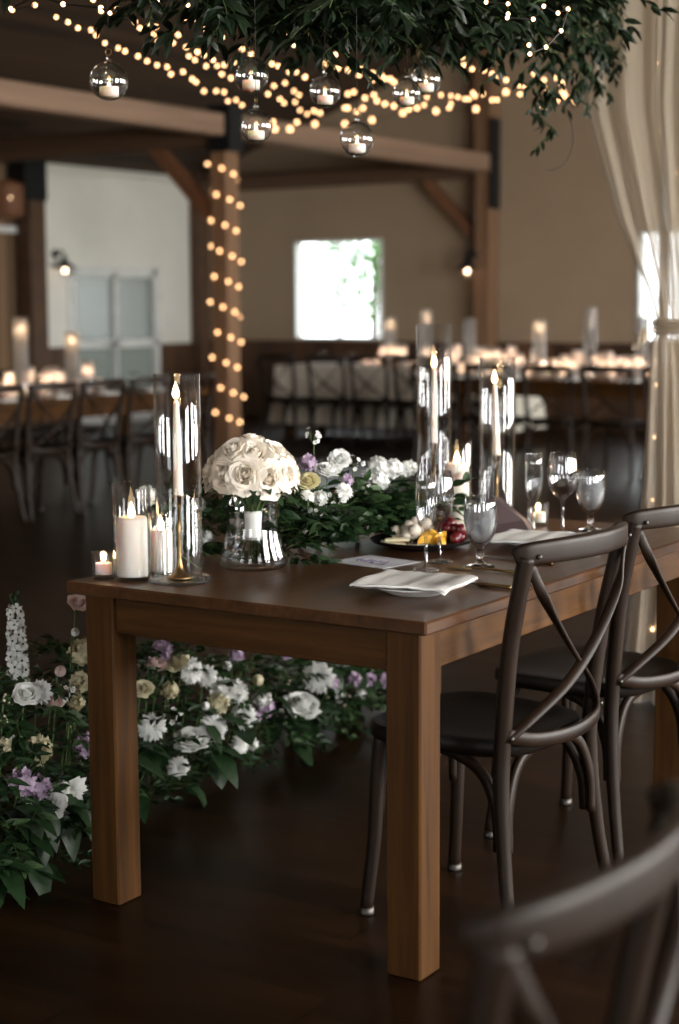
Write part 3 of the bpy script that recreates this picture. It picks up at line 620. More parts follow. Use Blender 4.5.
banquet(-5.75,-2.5,9.62,10.5,'long wooden banquet table with a bright row of candles, right','table_x',0)
banquet(-8.42,-5.75,11.40,12.2,'table under a pale floor-length cloth below the bright window','table_x',0)
# tablecloth: draped sheet with folds
def cloth(x0,x1,y0,y1,z,drop):
    rr = random.Random(3); mb = MB(); n = 160; per = []
    a, b = (x1-x0)/2+.012, (y1-y0)/2+.012
    for k in range(n):
        s = k/n*4
        if s < 1: p = (-a+2*a*s, -b)
        elif s < 2: p = (a, -b+2*b*(s-1))
        elif s < 3: p = (a-2*a*(s-2), b)
        else: p = (-a, b-2*b*(s-3))
        per.append(p)
    rings = [(0,.006,0),(0,-.02,0),(.2,-.25,.25),(.55,-.45,.6),(1,-drop,1)]
    vs = []; fs = []
    for f, dz, wv in rings:
        for k,(px,py) in enumerate(per):
            L = math.hypot(px,py); ex = .07*f+.022*wv*sin(k*2*pi/8); vs.append((px*(1+ex/L)*(1), py*(1+ex/L), z+dz))
    for i in range(len(rings)-1):
        for k in range(n): k2=(k+1)%n; fs.append((i*n+k,i*n+k2,(i+1)*n+k2,(i+1)*n+k))
    fs.append(tuple(range(n)))
    mb.add(vs, fs); o = mb.build('tablecloth', 'cloth', auto=60); o.location = ((x0+x1)/2,(y0+y1)/2,0)
    return tag(o, 'pale cream tablecloth hanging in folds to the floor below the window', 'tablecloth')
cloth(-8.42,-5.75,11.40,12.2,.762,.60)

# ---- candles for the far tables
def tall_cylinder(x, y, h, label, lit=True, r=.052):
    grp = 'tall glass candle cylinders on the banquet tables'
    mb = MB().lathe([(r,0),(r,h),(r-.003,h),(r-.003,.008),(0,.008)], 20, cap=False)
    o = mb.build('glass_cylinder', 'farglass'); o.location = (x,y,.761); tag(o, 'clear '+label, 'candle cylinder', grp)
    if lit:
        t = thing('taper_candle', 'lit taper inside the '+label, 'candle', (x,y,.7705), 0, 'lit tapers on the banquet tables')
        MB().lathe([(.03,0),(.03,.006),(.006,.012),(.005,h*.35),(.014,h*.36),(.012,h*.40),(0,h*.40)], 12, cap=False).build('candlestick', 'brass', t)
        MB().lathe([(.011,h*.39),(.009,h*.80),(0,h*.80)], 10, cap=False).build('wax', 'taper', t)
        MB().lathe([(0,h*.80),(.011,h*.80+.018),(.009,h*.80+.03),(0,h*.80+.055)], 10, cap=False).build('flame', 'farflame', t)
        l = bpy.data.lights.new('candle_light', 'POINT'); l.energy = 1.2; l.color = (1,.58,.28); l.shadow_soft_size = .012
        lo = bpy.data.objects.new('candle_light', l); COL.objects.link(lo); lo.location = (x,y,.7705+h*.80+.03)
nm = ['leftmost, unlit','second from left, lit','tallest, unlit','beside the drape, unlit']
for i, (px, h, lit) in enumerate(((-5.40,.509,False),(-4.726,.50,True),(-4.249,.60,False),(-3.771,.524,False))):
    tall_cylinder(px, 10.1, h, 'tall cylinder, '+nm[i]+', on right banquet table', lit)
tall_cylinder(-6.52, 5.647, .555, 'tall cylinder on the left banquet table, at the left')
tall_cylinder(-7.25, 11.8, .495, 'tall cylinder on the cloth-covered table, left one')
tall_cylinder(-6.82, 11.8, .585, 'tall cylinder on the cloth-covered table, right one')
tall_cylinder(-6.52, 6.168, .445, 'tall cylinder on the left banquet table, at the right')
tall_cylinder(-7.9, 11.9, .05, 'squat glass by the cloth corner', False, .06)
def votive_proto():
    t = thing('votive_candle', '', 'candle')
    MB().lathe([(.034,0),(.040,.085),(.037,.085),(.032,.006),(0,.006)], 14, cap=False).build('glass_cup', 'frostcup', t)
    MB().lathe([(.028,.007),(.029,.042),(0,.042)], 12, cap=False).build('wax', 'wax', t)
    MB().lathe([(0,.043),(.010,.056),(.008,.068),(0,.088)], 8, cap=False).build('flame', 'farflame', t)
    return t
def pillar_proto():
    t = thing('pillar_candle', '', 'candle')
    MB().lathe([(.044,0),(.044,.20),(.041,.20),(.041,.006),(0,.006)], 16, cap=False).build('glass_cup', 'frostcup', t)
    MB().lathe([(.034,.007),(.034,.115),(.028,.12),(0,.118)], 14, cap=False).build('wax', 'wax', t)
    MB().lathe([(0,.12),(.011,.134),(.009,.148),(0,.172)], 8, cap=False).build('flame', 'farflame', t)
    return t
V0, P0 = votive_proto(), pillar_proto(); first = {'v':True,'p':True}
rr = random.Random(11)
def far_candle(kind, x, y, where, light=False):
    src = V0 if kind == 'v' else P0
    o = src if first[kind] else copy_tree(src); first[kind] = False
    o.location = (x,y,.761); s_ = rr.uniform(.85,1.25); o.scale = (min(s_,1.0),min(s_,1.0),s_)
    o['label'] = ('small lit votive in a clear cup' if kind == 'v' else 'lit pillar candle in short glass')+' crowded on the '+where
    o['group'] = ('votives' if kind == 'v' else 'pillar candles')+' on the '+where
    if light:
        l = bpy.data.lights.new('candle_light', 'POINT'); l.energy = 1.3; l.color = (1,.64,.44); l.shadow_soft_size = .01
        lo = bpy.data.objects.new('candle_light', l); COL.objects.link(lo); lo.location = (x,y,.761+(.066 if kind == 'v' else .15)*s_)
spots = [(-7.25,11.8),(-6.82,11.8)]
def scatter(n, x0,x1,y0,y1, dmin):
    out = []; tries = 0
    while len(out) < n and tries < 20000:
        tries += 1; p = (rr.uniform(x0,x1), rr.uniform(y0,y1))
        if all(math.hypot(p[0]-q[0],p[1]-q[1]) > dmin for q in out+spots): out.append(p)
    spots.extend(out); return out
spots += [(-5.40,10.1),(-4.726,10.1),(-4.249,10.1),(-3.771,10.1),(-6.52,5.647),(-6.52,6.168)]
for i, p in enumerate(scatter(104, -5.65,-2.85,9.86,10.36,.078)): far_candle('p' if i%3 == 0 else 'v', *p, 'right banquet table', True)
for i, p in enumerate(scatter(40, -7.55,-5.85,11.60,12.05,.088)): far_candle('p' if i%3 == 0 else 'v', *p, 'cloth-covered table', True)
for i, p in enumerate(scatter(42, -6.72,-6.34,4.4,6.50,.086)): far_candle('p' if i%3 == 0 else 'v', *p, 'left banquet table', True)
# place settings on the far tables: goblets and folded napkins
gb = MB().lathe([(.033,0),(.030,.004),(.006,.012),(.006,.05),(.03,.075),(.038,.11),(.035,.155),(.033,.155),(.036,.11),(.028,.078),(0,.06)], 14, cap=False).mesh('water_goblet', 'glass')
def goblets(pts, where):
    for p in pts:
        o = link('water_goblet', gb); o.location = (*p,.761); tag(o, 'clear stemmed goblet set out on the '+where, 'glass', 'goblets on the '+where)
goblets([(x+dx*1.3,9.78+dy) for x in (-3.19,-3.71,-4.23,-4.75,-5.27) for dx,dy in ((-.12,.03),(.12,0))]+[(x,10.38) for x in (-3.3,-3.9,-4.4,-5.0,-5.5)], 'right banquet table')
goblets([(-6.22,y) for y in (4.8,5.05,5.5,6.0,6.5,6.9)]+[(-6.86,y) for y in (5.3,6.1,6.7)], 'left banquet table')
goblets([(-8.0,11.65),(-7.6,11.6),(-7.2,11.62)], 'cloth-covered table')
npk = MB().box((-.09,-.055,0),(.09,.055,.014), bev=.005).mesh('folded_napkin', 'linen')
def napkins(pts, where, rz):
    for p in pts:
        o = link('folded_napkin', npk); o.location = (*p,.7615); o.rotation_euler.z = rz; tag(o, 'small white folded napkin lying at a place on the '+where, 'napkin', 'napkins on the '+where)
napkins([(x,9.70) for x in (-3.19,-3.71,-4.23,-4.75,-5.27)], 'right banquet table', 0)
napkins([(-6.24,y) for y in (4.65,5.22,5.74,6.24,6.72)], 'left banquet table', pi/2)
napkins([(-7.8,11.62),(-7.4,11.6)], 'cloth-covered table', 0)
# ================================================================ ON THE FARM TABLE
TZ = TH+.0008
def flame(parent, x, y, z, h=.038, r=.008, e=.55, tilt=0):
    """teardrop flame on a wick, and its light"""
    wk = MB().tube([(x,y,z-.008),(x,y,z+.006)], .0011, 6).build('wick', 'wick', parent)
    prof = [(0,z+.002),(r*.6,z+.005),(r,z+.013),(r*.86,z+h*.5),(r*.42,z+h*.78),(0,z+h)]
    mb = MB().lathe([(a,b-z) for a,b in prof], 12, (x,y,z), cap=False)
    mb.v = [(vx+tilt*(vz-z), vy, vz) for vx,vy,vz in mb.v]
    mb.build('flame', 'flame', wk)
    l = bpy.data.lights.new('candle_light', 'POINT'); l.energy = e; l.color = (1,.60,.32); l.shadow_soft_size = .008
    o = bpy.data.objects.new('candle_light', l); COL.objects.link(o); o.parent = parent; o.location = (x,y,z+h*.5)
def cylinder_vase(x, y, z, r, h, label, wall=.0028, floor=False, name='glass_cylinder', cat='candle cylinder'):
    prof = [(r-.001,0),(r,.002),(r,h-.002),(r-.0012,h),(r-wall,h-.002),(r-wall,.002)]
    if floor: prof = [(0,0),(r-.003,0),(r,.003),(r,h-.002),(r-.0012,h),(r-wall,h-.002),(r-wall,.009),(0,.007)]
    else: prof.append(prof[0])
    o = MB().lathe(prof, 48, cap=False).build(name, 'glass', auto=45); o.location = (x,y,z)
    return tag(o, label, cat)
def candlestick(x, y, z, h, lean, label):
    t = thing('candlestick', label, 'candlestick', (x,y,z))
    MB().lathe([(0,0),(.030,0),(.031,.003),(.026,.006),(.014,.012),(.008,.026),(.0045,.045),(.004,h*.5)], 24, cap=False).build('base', 'brass', t)
    MB().tube([(0,0,.04),(0,0,h-.028)], .0036, 10).build('stem', 'brass', t)
    MB().lathe([(.0036,h-.03),(.008,h-.027),(.0055,h-.024),(.010,h-.018),(.0135,h-.004),(.0165,h),(.015,h+.001),(.0115,h-.003),(.0115,h-.015),(0,h-.016)], 20, cap=False).build('cup', 'brass', t)
def taper(x, y, z, h, label, lean=(0,0)):
    t = thing('taper_candle', label, 'candle', (x,y,z)); t.rotation_euler = (lean[0],lean[1],0)
    MB().lathe([(0,0),(.0105,0),(.0112,.01),(.0095,h*.6),(.0066,h-.006),(.004,h),(0,h-.001)], 20, cap=False).build('wax', 'taper', t)
    flame(t, 0, 0, h, .042, .0085, .5)
def pillar(x, y, z, r, h, label, fl=.042, e=.7, name='pillar_candle'):
    t = thing(name, label, 'candle', (x,y,z))
    MB().lathe([(0,0),(r-.002,0),(r,.002),(r,h-.006),(r-.003,h),(r-.012,h+.001),(r*.35,h-.008),(0,h-.009)], 32, cap=False).build('wax', 'wax', t)
    flame(t, 0, 0, h-.006, fl, .009, e)
# left group
o = MB().lathe([(0,0),(.066,0),(.071,.004),(.072,.012),(.069,.012),(.066,.0075),(0,.0065)], 48, cap=False).build('glass_dish', 'glass', auto=45); o.location = (-.721,.129,TZ)
tag(o, 'shallow round glass dish under the tall cylinder at the left of the farm table', 'dish')
cylinder_vase(-.721,.129,TZ+.0085,.0525,.463,'tall clear glass cylinder around the left taper, near the bouquet vase')
candlestick(-.721,.129,TZ+.0085,.190,0,'slim brass candlestick inside the left tall cylinder')
taper(-.721,.129,TZ+.0085+.176,.228,'lit blush taper candle in the left brass candlestick', (0,radians(-.6)))
cylinder_vase(-.831,.094,TZ,.0437,.222,'medium clear glass around the big white pillar candle', floor=True)
pillar(-.831,.094,TZ+.0095,.0358,.136,'big white pillar candle at the left corner of the farm table')
cylinder_vase(-.822,.186,TZ,.0362,.156,'small clear glass around the lower pillar candle, behind the big one', floor=True)
pillar(-.822,.186,TZ+.0095,.0285,.096,'shorter white pillar candle between the big one and the tall cylinder')
def tealight(x, y, r, h, label, clab, cup=None):
    t = thing('votive_glass', label, 'votive glass', (x,y,TZ))
    MB().lathe([(0,0),(r-.003,0),(r,.004),(r+.001,h),(r-.0018,h),(r-.003,.010),(0,.008)], 32, cap=False).build('glass_cup', 'glass', t, auto=45)
    c = thing('tealight_candle', clab, 'candle', (x,y,TZ+.0095))
    MB().lathe([(0,0),(r*.68,0),(r*.7,.002),(r*.7,h*.42),(r*.62,h*.43),(0,h*.41)], 24, cap=False).build('wax', 'wax', c)
    flame(c, 0, 0, h*.42, .026, .0068, .4)
tealight(-.904,.078,.0275,.061,'little clear votive glass at the very left corner of the farm table','tealight burning in the little votive glass at the left corner')
# far group
cylinder_vase(-.79,1.41,TZ,.0515,.567,'tallest clear glass cylinder, left of the two at the back of the farm table')
candlestick(-.79,1.41,TZ,.222,0,'brass candlestick inside the tallest glass cylinder')
taper(-.79,1.41,TZ+.207,.232,'lit taper candle in the tallest glass cylinder')
cylinder_vase(-.610,1.462,TZ,.0525,.471,'clear glass cylinder behind the dark mauve folded napkin')
candlestick(-.610,1.462,TZ,.190,0,'brass candlestick inside the cylinder behind the mauve napkin')
taper(-.610,1.462,TZ+.176,.218,'slightly leaning lit taper in the cylinder behind the mauve napkin', (0,radians(-2.2)))
cylinder_vase(-.600,1.205,TZ,.0415,.250,'medium glass around the pillar candle between the two back cylinders', floor=True)
pillar(-.600,1.205,TZ+.0095,.034,.178,'ivory pillar candle between the two tall cylinders at the back')
tealight(-.86,1.27,.034,.090,'votive glass glowing behind the tip of the garland','candle glowing in the votive behind the tip of the garland')
tealight(-.455,1.42,.030,.065,'little votive glass right of the dark mauve napkin','tealight burning right of the dark mauve napkin')
# vase with the bouquet
VX, VY = -.700, .385
t = thing('bouquet_vase', 'waisted clear glass vase holding the white rose bouquet', 'vase', (VX,VY,TZ))
MB().lathe([(0,0),(.070,0),(.078,.004),(.0815,.012),(.0815,.022),(.078,.038),(.071,.060),(.0650,.086),(.0625,.110),(.0645,.138),(.070,.165),(.0745,.185),(.0745,.188),(.0720,.188),(.0676,.165),(.0620,.138),(.0600,.110),(.0622,.086),(.068,.060),(.0745,.038),(.0765,.026),(.060,.019),(0,.017)], 48, cap=False).build('glass_body', 'glass', t)
MB().lathe([(0,.0175),(.060,.0195),(.0755,.027),(.0738,.038),(.0670,.060),(.0640,.074),(0,.074)], 40, cap=False).build('water', 'water', t, auto=40)
# flower meshes -------------------------------------------------
def rose_mesh(name, mat, r=1, seed=1, layers=6, openness=1.0):
    rr = random.Random(seed); mb = MB()
    mb.ball((0,0,.42),.13,8,6,0,2.6)
    T = [(2,.10,.02,1.0,0),(3,.17,.07,1.03,.02),(3,.26,.17,1.02,.04),(4,.37,.32,.98,.09),(4,.50,.58,.90,.16),(5,.58,.78,.78,.22),(6,.64,1.0,.60,.26)]
    skip = len(T)-layers
    for L in [i for i in range(7) if i < 2 or i >= 2+skip or skip <= 0]:
        n, r0, rt, h, curl = T[L]; rt = r0+(rt-r0)*openness if L > 2 else rt; a0 = rr.uniform(0,6.28)
        for k in range(n):
            a = a0+2*pi*k/n+rr.uniform(-.22,.22); hw = pi/n*1.28+.08
            off = rr.uniform(-.05,.05); hz = rr.uniform(-.05,.04); cr = curl*rr.uniform(.6,1.35); ph = rr.uniform(0,6); sp = .10 if L < 4 else .04
            def fn(u, v, a=a):
                uu = (u-.5)*2
                rad = r0*min(1,math.sin(min(1,v*1.5+.08)*pi/2))+(rt-r0)*v*v+off*v
                rad += sp*uu*v                       # each petal overlaps the next like a spiral
                e = max(0,(v-.72)/.28); rad += cr*e*e*(1-.35*uu*uu); z = -.38+(h+hz+.38)*(v**.85)-cr*.55*e*e
                z -= (.10+.16*L/6)*uu*uu*v*v
                rad += .018*sin(uu*6+ph)*v*(1+L*.4)
                ang = a+uu*hw*(.30+.70*math.sin(min(1,v*1.35)*pi/2))
                return (rad*cos(ang), rad*sin(ang), z*.82)
            mb.patch(fn, 8, 7)
    mb.v = [(x*r,y*r,z*r) for x,y,z in mb.v]
    return mb.mesh(name, mat)
def petal_strip(mb, a, el, L, W, base, mi=0, curl=.2, rr=None):
    """narrow petal leaving the centre at azimuth a and elevation el"""
    d = Vector((cos(a)*cos(el), sin(a)*cos(el), sin(el))); s = Vector((-sin(a),cos(a),0)); n = d.cross(s)*-1
    p = Vector(base)
    vs = [p-s*W*.2, p+s*W*.2, p+d*L*.45-s*W*.5-n*L*.02, p+d*L*.45+s*W*.5-n*L*.02, p+d*L*.8-s*W*.42+n*L*curl*.5, p+d*L*.8+s*W*.42+n*L*curl*.5, p+d*L+n*L*curl, p+d*L*.45-n*L*.08, p+d*L*.8+n*L*(curl*.5-.06)]
    mb.add(vs, [(0,7,2),(0,1,7),(1,3,7),(2,7,8,4),(7,3,5,8),(4,8,6),(8,5,6)], mi)
def mum_mesh(name, mats, seed=2):
    rr = random.Random(seed); mb = MB()
    for ring,(n,el,L,W) in enumerate(((14,-.12,1.0,.30),(14,.12,.98,.28),(13,.38,.88,.26),(12,.65,.74,.24),(10,.95,.60,.20),(7,1.25,.48,.17))):
        for k in range(n): petal_strip(mb, 2*pi*(k+.5*(ring%2))/n+rr.uniform(-.1,.1), el+rr.uniform(-.1,.1), L*rr.uniform(.88,1.08), W, (0,0,0), 0, rr.uniform(.08,.3))
    mb.ball((0,0,.12), .14, 8, 5, 1)
    return mb.mesh(name, mats)
def floret(mb, c, d, r, n=5, mi=0, ruff=.2, rr=R, ci=None):
    d = Vector(d).normalized(); q = d.to_track_quat('Z','Y'); c = Vector(c); ph = rr.uniform(0,6)
    for k in range(n):
        a = ph+2*pi*k/n; w = pi/n*1.15
        pts = [(0,0,0)]
        for (aa, rad, z) in ((a-w*.8,.62,.18),(a-w*.55,.97,.22),(a,1.05,.30+rr.uniform(-ruff,ruff)),(a+w*.55,.97,.22+rr.uniform(-ruff,ruff)),(a+w*.8,.62,.18)):
            pts.append((rad*cos(aa),rad*sin(aa),z))
        pts.append((.55*cos(a),.55*sin(a),.05))
        vs = [c+q@(Vector(p)*r) for p in pts]
        mb.add(vs, [(0,1,6),(1,2,6),(2,3,6),(3,4,6),(4,5,6),(5,0,6)], mi)
    if ci is not None: mb.ball(tuple(c+d*r*.12), r*.2, 6, 4, ci)
def stock_mesh(name, mats, seed=3, n=13):
    rr = random.Random(seed); mb = MB()
    for k in range(n):
        y = 1-2*(k+.5)/n; rad = math.sqrt(max(0,1-y*y)); a = k*2.399+rr.uniform(-.3,.3)
        d = Vector((rad*cos(a), rad*sin(a), y)); 
        for q in range(2): floret(mb, d*(.55+.14*q), d+Vector((rr.uniform(-.3,.3),)*3), .50-.14*q, 5, 0, .35, rr)
    for k in range(10):
        d = Vector((rr.uniform(-1,1),rr.uniform(-1,1),rr.uniform(-1,.2))).normalized(); mb.ball(tuple(d*.85), .07, 6, 4, 1, 1.6)
    return mb.mesh(name, mats)
def wax_mesh(name, seed=4):
    rr = random.Random(seed); mb = MB()
    for k in range(15):
        d = Vector((rr.uniform(-1,1),rr.uniform(-1,1),rr.uniform(-.4,1))); c = d*.8
        mb.tube([(0,0,-.9),tuple(c*.6+Vector((0,0,-.2))),tuple(c)], .02, 4, 1)
        if k%3 != 2: floret(mb, c, d+Vector((0,0,.5)), .26, 5, 0, .1, rr, ci=2)
        else: mb.ball(tuple(c), .10, 6, 5, 2)
    return mb.mesh(name, ['white','stem','berry'])
def bud_mesh(name, mats):
    mb = MB()
    for k in range(4):
        a0 = k*2.1
        def fn(u, v, a0=a0):
            ang = a0+(u-.5)*3.4; rad = (.62*sin(min(1,v*1.15+.05)*pi)**.8+.10)*(1+.03*k)*(1+.08*(u-.5)); return (rad*cos(ang), rad*sin(ang), -.75+1.7*v-.12*abs(u-.5)*v)
        mb.patch(fn, 6, 6)
    for k in range(5):
        a = 2*pi*k/5; mb.leaf((.12*cos(a),.12*sin(a),-.8), (cos(a)*.45,sin(a)*.45,.9), (cos(a),sin(a),0), .8, .25, 1, .05)
    return mb.mesh(name, mats)
def delph_mesh(name):
    rr = random.Random(5); mb = MB(); H = .235
    mb.tube([(0,0,-.35),(.004,0,-.1),(0,0,H)], .003, 6, 1)
    for k in range(46):
        f = k/46; a = k*2.399; z = H*f; rad = .021*(1-.35*f)
        d = Vector((cos(a),sin(a),.15)); c = Vector((rad*cos(a),rad*sin(a),z))
        if f < .86: floret(mb, c, d, .0185*(1-.3*f), 5, 0, .2, rr, ci=1)
    for k in range(9):
        a = k*2.4; mb.ball((.009*cos(a),.009*sin(a),H*(.86+.018*k)), .006, 6, 5, 1, 1.3)
    return mb.mesh(name, ['white','leaf2'])
def green_mesh(name):
    rr = random.Random(6); mb = MB(); mb.tube([(0,0,-1),(0,0,1)], .04, 5, 0)
    for k in range(26):
        a = k*2.4; z = -.8+1.75*k/26; mb.ball((.30*cos(a)*(1.1-.5*k/26),.30*sin(a)*(1.1-.5*k/26),z), .13, 6, 5, 1 if k%4 == 0 else 0, 1.2)
    return mb.mesh(name, ['leaf2','cream'])
FM = {
 'rose': rose_mesh('rose','white',1,1,7,.5), 'rose_cream': rose_mesh('rose','cream',1,21,7,.6), 'lisianthus': rose_mesh('lisianthus','blush',1,8,7,.5),
 'ranunculus': rose_mesh('ranunculus','yellowcream',1,9,7,.8), 'mum': mum_mesh('chrysanthemum',['white','cream']),
 'stock': stock_mesh('stock_bloom',['white','leaf2'],3), 'stock_cream': stock_mesh('stock_bloom',['cream','leaf2'],4), 'stock_lilac': stock_mesh('stock_bloom',['lilac','leaf2'],5),
 'wax': wax_mesh('waxflower'), 'bud': bud_mesh('rosebud',['white','leaf2']), 'bud_pink': bud_mesh('rosebud',['blush','leaf2']), 'bud_cream': bud_mesh('rosebud',['cream','leaf2']), 'stock_green': green_mesh('green_spike')}
NM = {'rose':'rose','rose_cream':'rose','lisianthus':'lisianthus','ranunculus':'ranunculus','mum':'chrysanthemum','stock':'stock_bloom','stock_cream':'stock_bloom','stock_lilac':'stock_bloom','wax':'waxflower','bud':'rosebud','bud_pink':'rosebud','bud_cream':'rosebud','stock_green':'green_spike'}
SC_ = {'rose':1.15,'rose_cream':1.1,'lisianthus':1.1,'ranunculus':.95,'mum':1.05,'bud':.85,'bud_pink':.85,'bud_cream':.85}
def put_flower(kind, p, r, d, parent, origin):
    o = bpy.data.objects.new(NM[kind], FM[kind]); COL.objects.link(o); o.parent = parent
    o.location = (p[0]-origin[0], p[1]-origin[1], p[2]-origin[2]); s = r*SC_.get(kind, 1.05); o.scale = (s,s,s)
    q = Vector(d).normalized().to_track_quat('Z','Y') @ Euler((0,0,R.uniform(0,6.28))).to_quaternion()
    o.rotation_mode = 'QUATERNION'; o.rotation_quaternion = q
    return o
# bouquet: a dome of open roses
bq = thing('rose_bouquet', 'round bouquet of ivory roses standing in the waisted glass vase', 'bouquet', (VX,VY,TZ))
BR = [rose_mesh('rose','rose',1,30+i,7,.86) for i in range(3)]
cz = .205
dirs = [(0,0,1)]+[(sin(.68)*cos(a),sin(.68)*sin(a),cos(.68)) for a in [i*2*pi/6+.3 for i in range(6)]]+[(sin(1.32)*cos(a),sin(1.32)*sin(a),cos(1.32)) for a in [i*2*pi/11 for i in range(11)]]
for i, d in enumerate(dirs):
    d = Vector(d)+Vector((R.uniform(-.08,.08),R.uniform(-.08,.08),R.uniform(-.06,.06)))
    o = bpy.data.objects.new('rose', BR[i%3]); COL.objects.link(o); o.parent = bq
    o.location = (d.x*.088, d.y*.088, cz+d.z*.085); s = R.uniform(.038,.043); o.scale = (s,s,s*.95)
    o.rotation_mode = 'QUATERNION'; o.rotation_quaternion = d.normalized().to_track_quat('Z','Y') @ Euler((0,0,i*1.7)).to_quaternion()
mb = MB()
for i in range(16):
    a = i*2.4; e = .016*math.sqrt(i/16); q = .05*math.sqrt(i/16)
    mb.tube(spline([(q*cos(a),q*sin(a),.021),(e*cos(a+.3),e*sin(a+.3),.075),(e*cos(a+.5),e*sin(a+.5),.13),(q*1.3*cos(a+.9),q*1.3*sin(a+.9),.20)],4), .0026, 6)
mb.build('stems', 'stem', bq)
MB().lathe([(.0185,.070),(.0215,.075),(.0195,.09),(.020,.11),(.0215,.128),(.020,.136)], 24).build('ribbon', 'ribbon', bq)
mb = MB()
for i in range(34):
    a = R.uniform(0,6.28); mb.leaf((.085*cos(a),.085*sin(a),.19+R.uniform(-.02,.02)), (cos(a),sin(a),R.uniform(-.8,.1)), (0,0,1), R.uniform(.035,.055), .022)
for (a, z) in ((2.4,.235),(2.7,.24),(2.1,.25),(3.1,.22)): mb.leaf((.105*cos(a),.105*sin(a),z), (cos(a)*.8,sin(a)*.8,.55), (0,0,1), .045, .02)
mb.build('foliage', 'leaf', bq)
# garland along the table's far side
org = (-.72,.80,TZ)
gd = thing('table_garland', 'flower and greenery garland running from behind the vase along the table', 'garland', org)
def foliage(name, parent, org, fnpt, n, L, mats, seed, up=.15, spread=1.0, W=.36):
    rr = random.Random(seed); mb = MB()
    for i in range(n):
        p, d = fnpt(rr)
        # a sprig: short stem with paired leaves
        d = Vector(d).normalized(); p = Vector(p)-Vector(org); k = rr.randint(3,6); l = rr.uniform(*L)
        tip = p+d*l*k*.42+Vector((0,0,-l*.35)); mb.tube([p, (p+tip)/2+Vector((0,0,l*.12)), tip], .0012, 4, 1, cap=False)
        side = d.cross(Vector((0,0,1))); side = side.normalized() if side.length > .01 else Vector((1,0,0))
        mi = 0 if rr.random() < .7 else 2
        for j in range(k):
            q = p+(tip-p)*(j+1)/k; s = (-1 if j%2 else 1)
            mb.leaf(q, d*.8+side*s*.8*spread+Vector((0,0,rr.uniform(-.2,.3))), (rr.uniform(-.8,1.1),rr.uniform(-1.2,.6),.7), l*rr.uniform(.8,1.15), l*W, mi, rr.uniform(.1,.5))
        mb.leaf(tip, d, (0,0,1), l, l*W*.9, mi, .3)
    return mb.build(name, [mats[0],'stem',mats[1]], parent, smooth=False)
def gpt(rr):
    y = rr.uniform(.50,1.14); f = (y-.50)/.64; x = -.72+rr.gauss(0,.032); h = .135*(1-.25*f)
    a = rr.uniform(0,2*pi); z = TZ+.012+rr.random()*h
    return (x,y,z), (cos(a)*.8, sin(a)*.8, rr.uniform(-.05,.6))
foliage('foliage', gd, org, gpt, 250, (.032,.052), ('leaf','leaf2'), 5, W=.48)
def gpt2(rr):
    return (-.70+rr.uniform(-.04,.05), rr.uniform(.80,1.08), TZ+rr.uniform(.04,.13)), (rr.uniform(.1,.9), rr.uniform(.2,1), rr.uniform(-.1,.35))
foliage('ruscus_sprigs', gd, org, gpt2, 26, (.05,.072), ('leaf','leaf2'), 6, W=.36)
def gpt3(rr):
    return (-.88+rr.gauss(0,.025), rr.uniform(.27,.52), TZ+.012+rr.random()*.15), (rr.uniform(-.6,.8), rr.uniform(-1,.6), rr.uniform(0,.6))
foliage('foliage', gd, org, gpt3, 80, (.026,.042), ('leaf2','leaf'), 8, W=.48)
for (k,x,y,z,r) in FLOWERS_TABLE:
    d = (R.uniform(.2,.9),R.uniform(-.9,-.1),R.uniform(.3,1)); put_flower(k,(x,y,z),r,d,gd,org)
    MB().tube([(x-org[0],y-org[1],z-org[2]),(x-org[0]-.01,y-org[1]+.01,(z-org[2])*.5),(-.02+x*.0,y-org[1],.012)], .0014, 5).build('flower_stem', 'stem', gd)
# drinking glasses
def glass_thing(name, x, y, prof, label, cat, fill=None, ice=False):
    zs = {'water_goblet':.045,'champagne_flute':.080,'wine_glass':.092}[name]
    t = thing(name, label, cat, (x,y,TZ), R.uniform(0,3))
    k = max(i for i in range(len(prof)//2) if prof[i][1] <= zs); zt = prof[k][1]
    MB().lathe(prof[:k+1]+[(0,zt)], 36, cap=False).build('stem_and_foot', 'crystal' if fill else 'stemglass', t)
    MB().lathe(prof[k:], 40, cap=False).build('bowl', 'stemglass', t)
    if fill: MB().lathe(fill, 32, cap=False).build('water', 'icewater', t, auto=50)
    if ice:
        for (a,b,c,q) in ((.008,.006,.118,.5),(-.012,.004,.100,1.1),(.004,-.012,.083,2),(-.004,.012,.130,2.6),(.012,-.008,.137,.2)):
            mb = MB().box((-.0095,-.0095,-.0095),(.0095,.0095,.0095), bev=.002)
            m = Euler((q,q*2,q)).to_matrix(); mb.v = [tuple(m@Vector(v)+Vector((a,b,c))) for v in mb.v]; mb.build('ice_cube', 'ice', t, smooth=False)
    return t
GOB = [(0,0),(.034,0),(.0355,.0015),(.033,.004),(.014,.008),(.0075,.014),(.0065,.022),(.011,.028),(.0075,.034),(.007,.042),(.012,.050),(.024,.060),(.034,.078),(.0395,.102),(.0405,.124),(.0380,.150),(.0355,.168),(.0345,.1685),(.0342,.167),(.0362,.150),(.0385,.124),(.0375,.103),(.032,.081),(.022,.064),(.010,.056),(0,.054)]
GF = [(0,.0545),(.0098,.0567),(.0215,.0648),(.0312,.0815),(.0366,.1032),(.0376,.124),(.0360,.142),(0,.142)]
FLU = [(0,0),(.032,0),(.0333,.0015),(.030,.0035),(.010,.006),(.0042,.012),(.0038,.050),(.0042,.078),(.009,.090),(.018,.108),(.0235,.132),(.0250,.160),(.0242,.195),(.0228,.222),(.0221,.2225),(.0218,.221),(.0230,.195),(.0238,.160),(.0223,.133),(.0165,.110),(.007,.094),(0,.091)]
